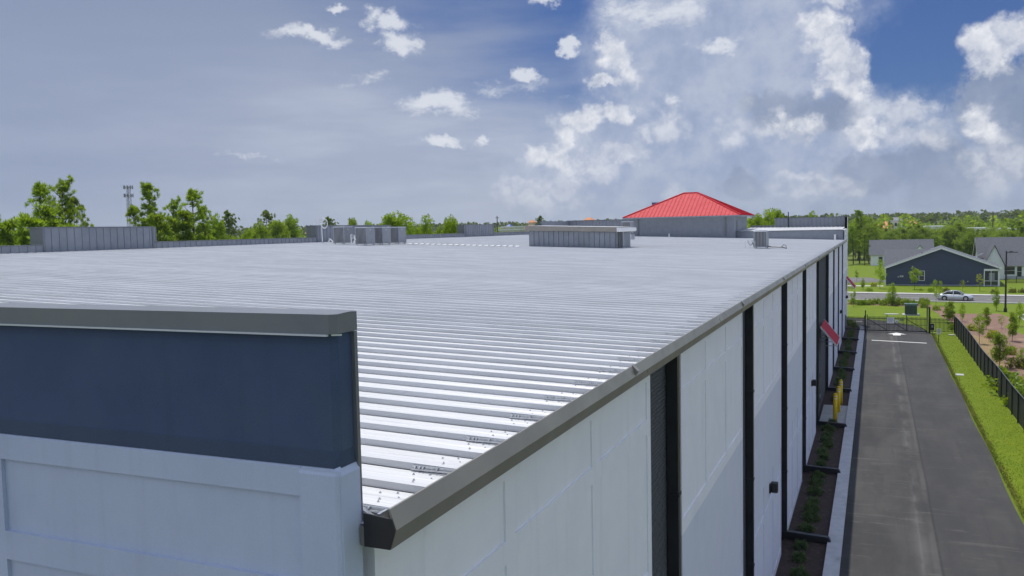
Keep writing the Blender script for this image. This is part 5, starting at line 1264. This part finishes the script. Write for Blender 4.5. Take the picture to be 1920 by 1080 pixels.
far_block('roof_turret', 'small white glazed turret on top of the far white block', 1681, 409, 501, 8, 11, SIDW, WHITE_P, 0, d=4, cat='turret')
far_block('chimney_block', 'thin white chimney block right of the far turret', 1689.5, 411, 499.5, 4, 11, SIDW, None, d=3, cat='chimney')
far_block('shop_building', 'terracotta gabled roof right of the far white block', 1713, 413, 485, 18, 9, CREAM, TERRA, 2.6, windows=2)
far_block('shop_building', 'long pale flat-roofed shop over the wood, above the navy roof', 1752, 425.5, 450, 26, 9, WHITE_P, SIDW, 0)
far_block('shop_building', 'white low shop over the wood above the right white house', 1832, 429, 430, 26, 9, SIDW, WHITE_P, 0, windows=3)
far_block('shop_building', 'long white low roofs at the right over the wood', 1883, 430, 440, 44, 9, SIDW, WHITE_P, 0, windows=5)
far_block('brick_building', 'small dark brick building near the far power pole', 1841, 420, 640, 14, 9, BROWN, BLACKI, 0)
far_block('shop_building', 'far cream tower with terracotta cap over the penthouse left end', 995, 412.5, 330, 9, 12, CREAM, TERRA, 1.0, d=3.)
far_block('shop_building', 'cream building with terracotta roof left of the penthouse', 985, 423, 320, 18, 10, CREAM, TERRA, 2.4, d=8, windows=2)
far_block('shop_building', 'small terracotta turret showing above the rear parapet left of the red roof', 1102, 407.5, 340, 13, 13, CREAM, TERRA, 1.1, d=4)
far_block('shop_building', 'long pale flat shop in the gap behind the small parapet block', 955, 432, 300, 42, 9, CREAM, WHITE_P, 0, windows=5)
far_block('shop_building', 'pale flat shop with blue gable in the gap behind the low parapet', 953, 426.5, 360, 28, 9, CREAM, SIDW, 0, windows=4)
BLUEM = pmat('blue_metal', (.05, .10, .32), None, rough=.5)
far_block('shop_gable', 'small blue gabled shop front among the far shops', 952, 420.5, 365, 8, 10, CREAM, BLUEM, 1.2, d=4)
far_block('brick_building', 'brick red shop with bright orange awning left of the ring antenna', 583, 426, 150, 16, 10, BROWN, TERRA, 1.2, d=8, windows=2)
far_block('shop_building', 'orange roof just over the low parapet left of the ring antenna', 580, 440, 120, 24, 9, CREAM, TERRA, 1.0, d=8)
# lattice mast
pb = at(244, 420, 360); top = at(244, 349, 360).z
mast = thing('lattice_mast', 'grey lattice phone mast with two rings of antennas', 'mast', (pb.x, pb.y, 0), .4)
STEEL = pmat('mast_steel', (.20, .21, .23), None, rough=.5)
legs = [(math.cos(a)*1.0, math.sin(a)*1.0) for a in (0, 2.094, 4.189)]
for x, y in legs:
    q = MB(); q.cyl((x*2.6, y*2.6, 0), (x*1.0, y*1.0, top), .16, .11, n=6); q.build('leg', STEEL, mast, False)
q = MB(); nz = 16
for i in range(nz):
    for (x0, y0), (x1, y1) in zip(legs, legs[1:]+legs[:1]):
        f = lambda z: 2.6-1.6*z/top
        za, zb = top*i/nz, top*(i+1)/nz
        q.cyl((x0*f(za), y0*f(za), za), (x1*f(zb), y1*f(zb), zb), .07, n=4); q.cyl((x1*f(za), y1*f(za), za), (x0*f(zb), y0*f(zb), zb), .07, n=4); q.cyl((x0*f(zb), y0*f(zb), zb), (x1*f(zb), y1*f(zb), zb), .07, n=4)
q.build('bracing', STEEL, mast, False)
for z in (top-.6, top-5.2):
    q = MB(); pts = [(2.2*math.cos(a*math.pi/6), 2.2*math.sin(a*math.pi/6), z) for a in range(13)]; q.tube(pts, .10, 4); pl_ = q.build('platform', STEEL, mast, False)
    for a in range(9):
        t = a*2*math.pi/9; x, y = 2.35*math.cos(t), 2.35*math.sin(t)
        q = MB(); q.box(x-.2, x+.2, y-.2, y+.2, z-1.0, z+1.0); q.build('antenna', PANELG, pl_, False)
for px, yt, Y, lab in ((1862, 397, 420, 'tall far power pole against the horizon at the right'), (932, 405, 330, 'thin far power pole left of the penthouse'), (655, 408, 300, 'short far pole top left of the broad bright tree')):
    p = at(px, yt, Y); po_ = thing('power_pole', lab, 'pole', (p.x, p.y, 0)); q = MB(); q.cyl((0, 0, 0), (0, 0, p.z), .28, .2, n=6); q.build('pole', BARK, po_, False)
    q = MB(); q.box(-.9, .9, -.08, .08, p.z-.9, p.z-.7); q.build('crossarm', BARK, po_, False)
# damp air
HZB = MB(); HZB.box(-1650, 1650, -200, 1650, -1.2, 62); hz = HZB.build('haze', None, kind='stuff'); tag(hz, 'thin pale summer haze over the whole place', 'haze')
hm = bpy.data.materials.new('haze_air'); hm.use_nodes = True; t = hm.node_tree; t.nodes.clear(); pv = t.nodes.new('ShaderNodeVolumePrincipled'); ou = t.nodes.new('ShaderNodeOutputMaterial')
pv.inputs['Color'].default_value = (.80, .87, 1., 1); pv.inputs['Density'].default_value = HAZE; pv.inputs['Anisotropy'].default_value = .2
t.links.new(pv.outputs[0], ou.inputs['Volume']); hz.data.materials.append(hm)
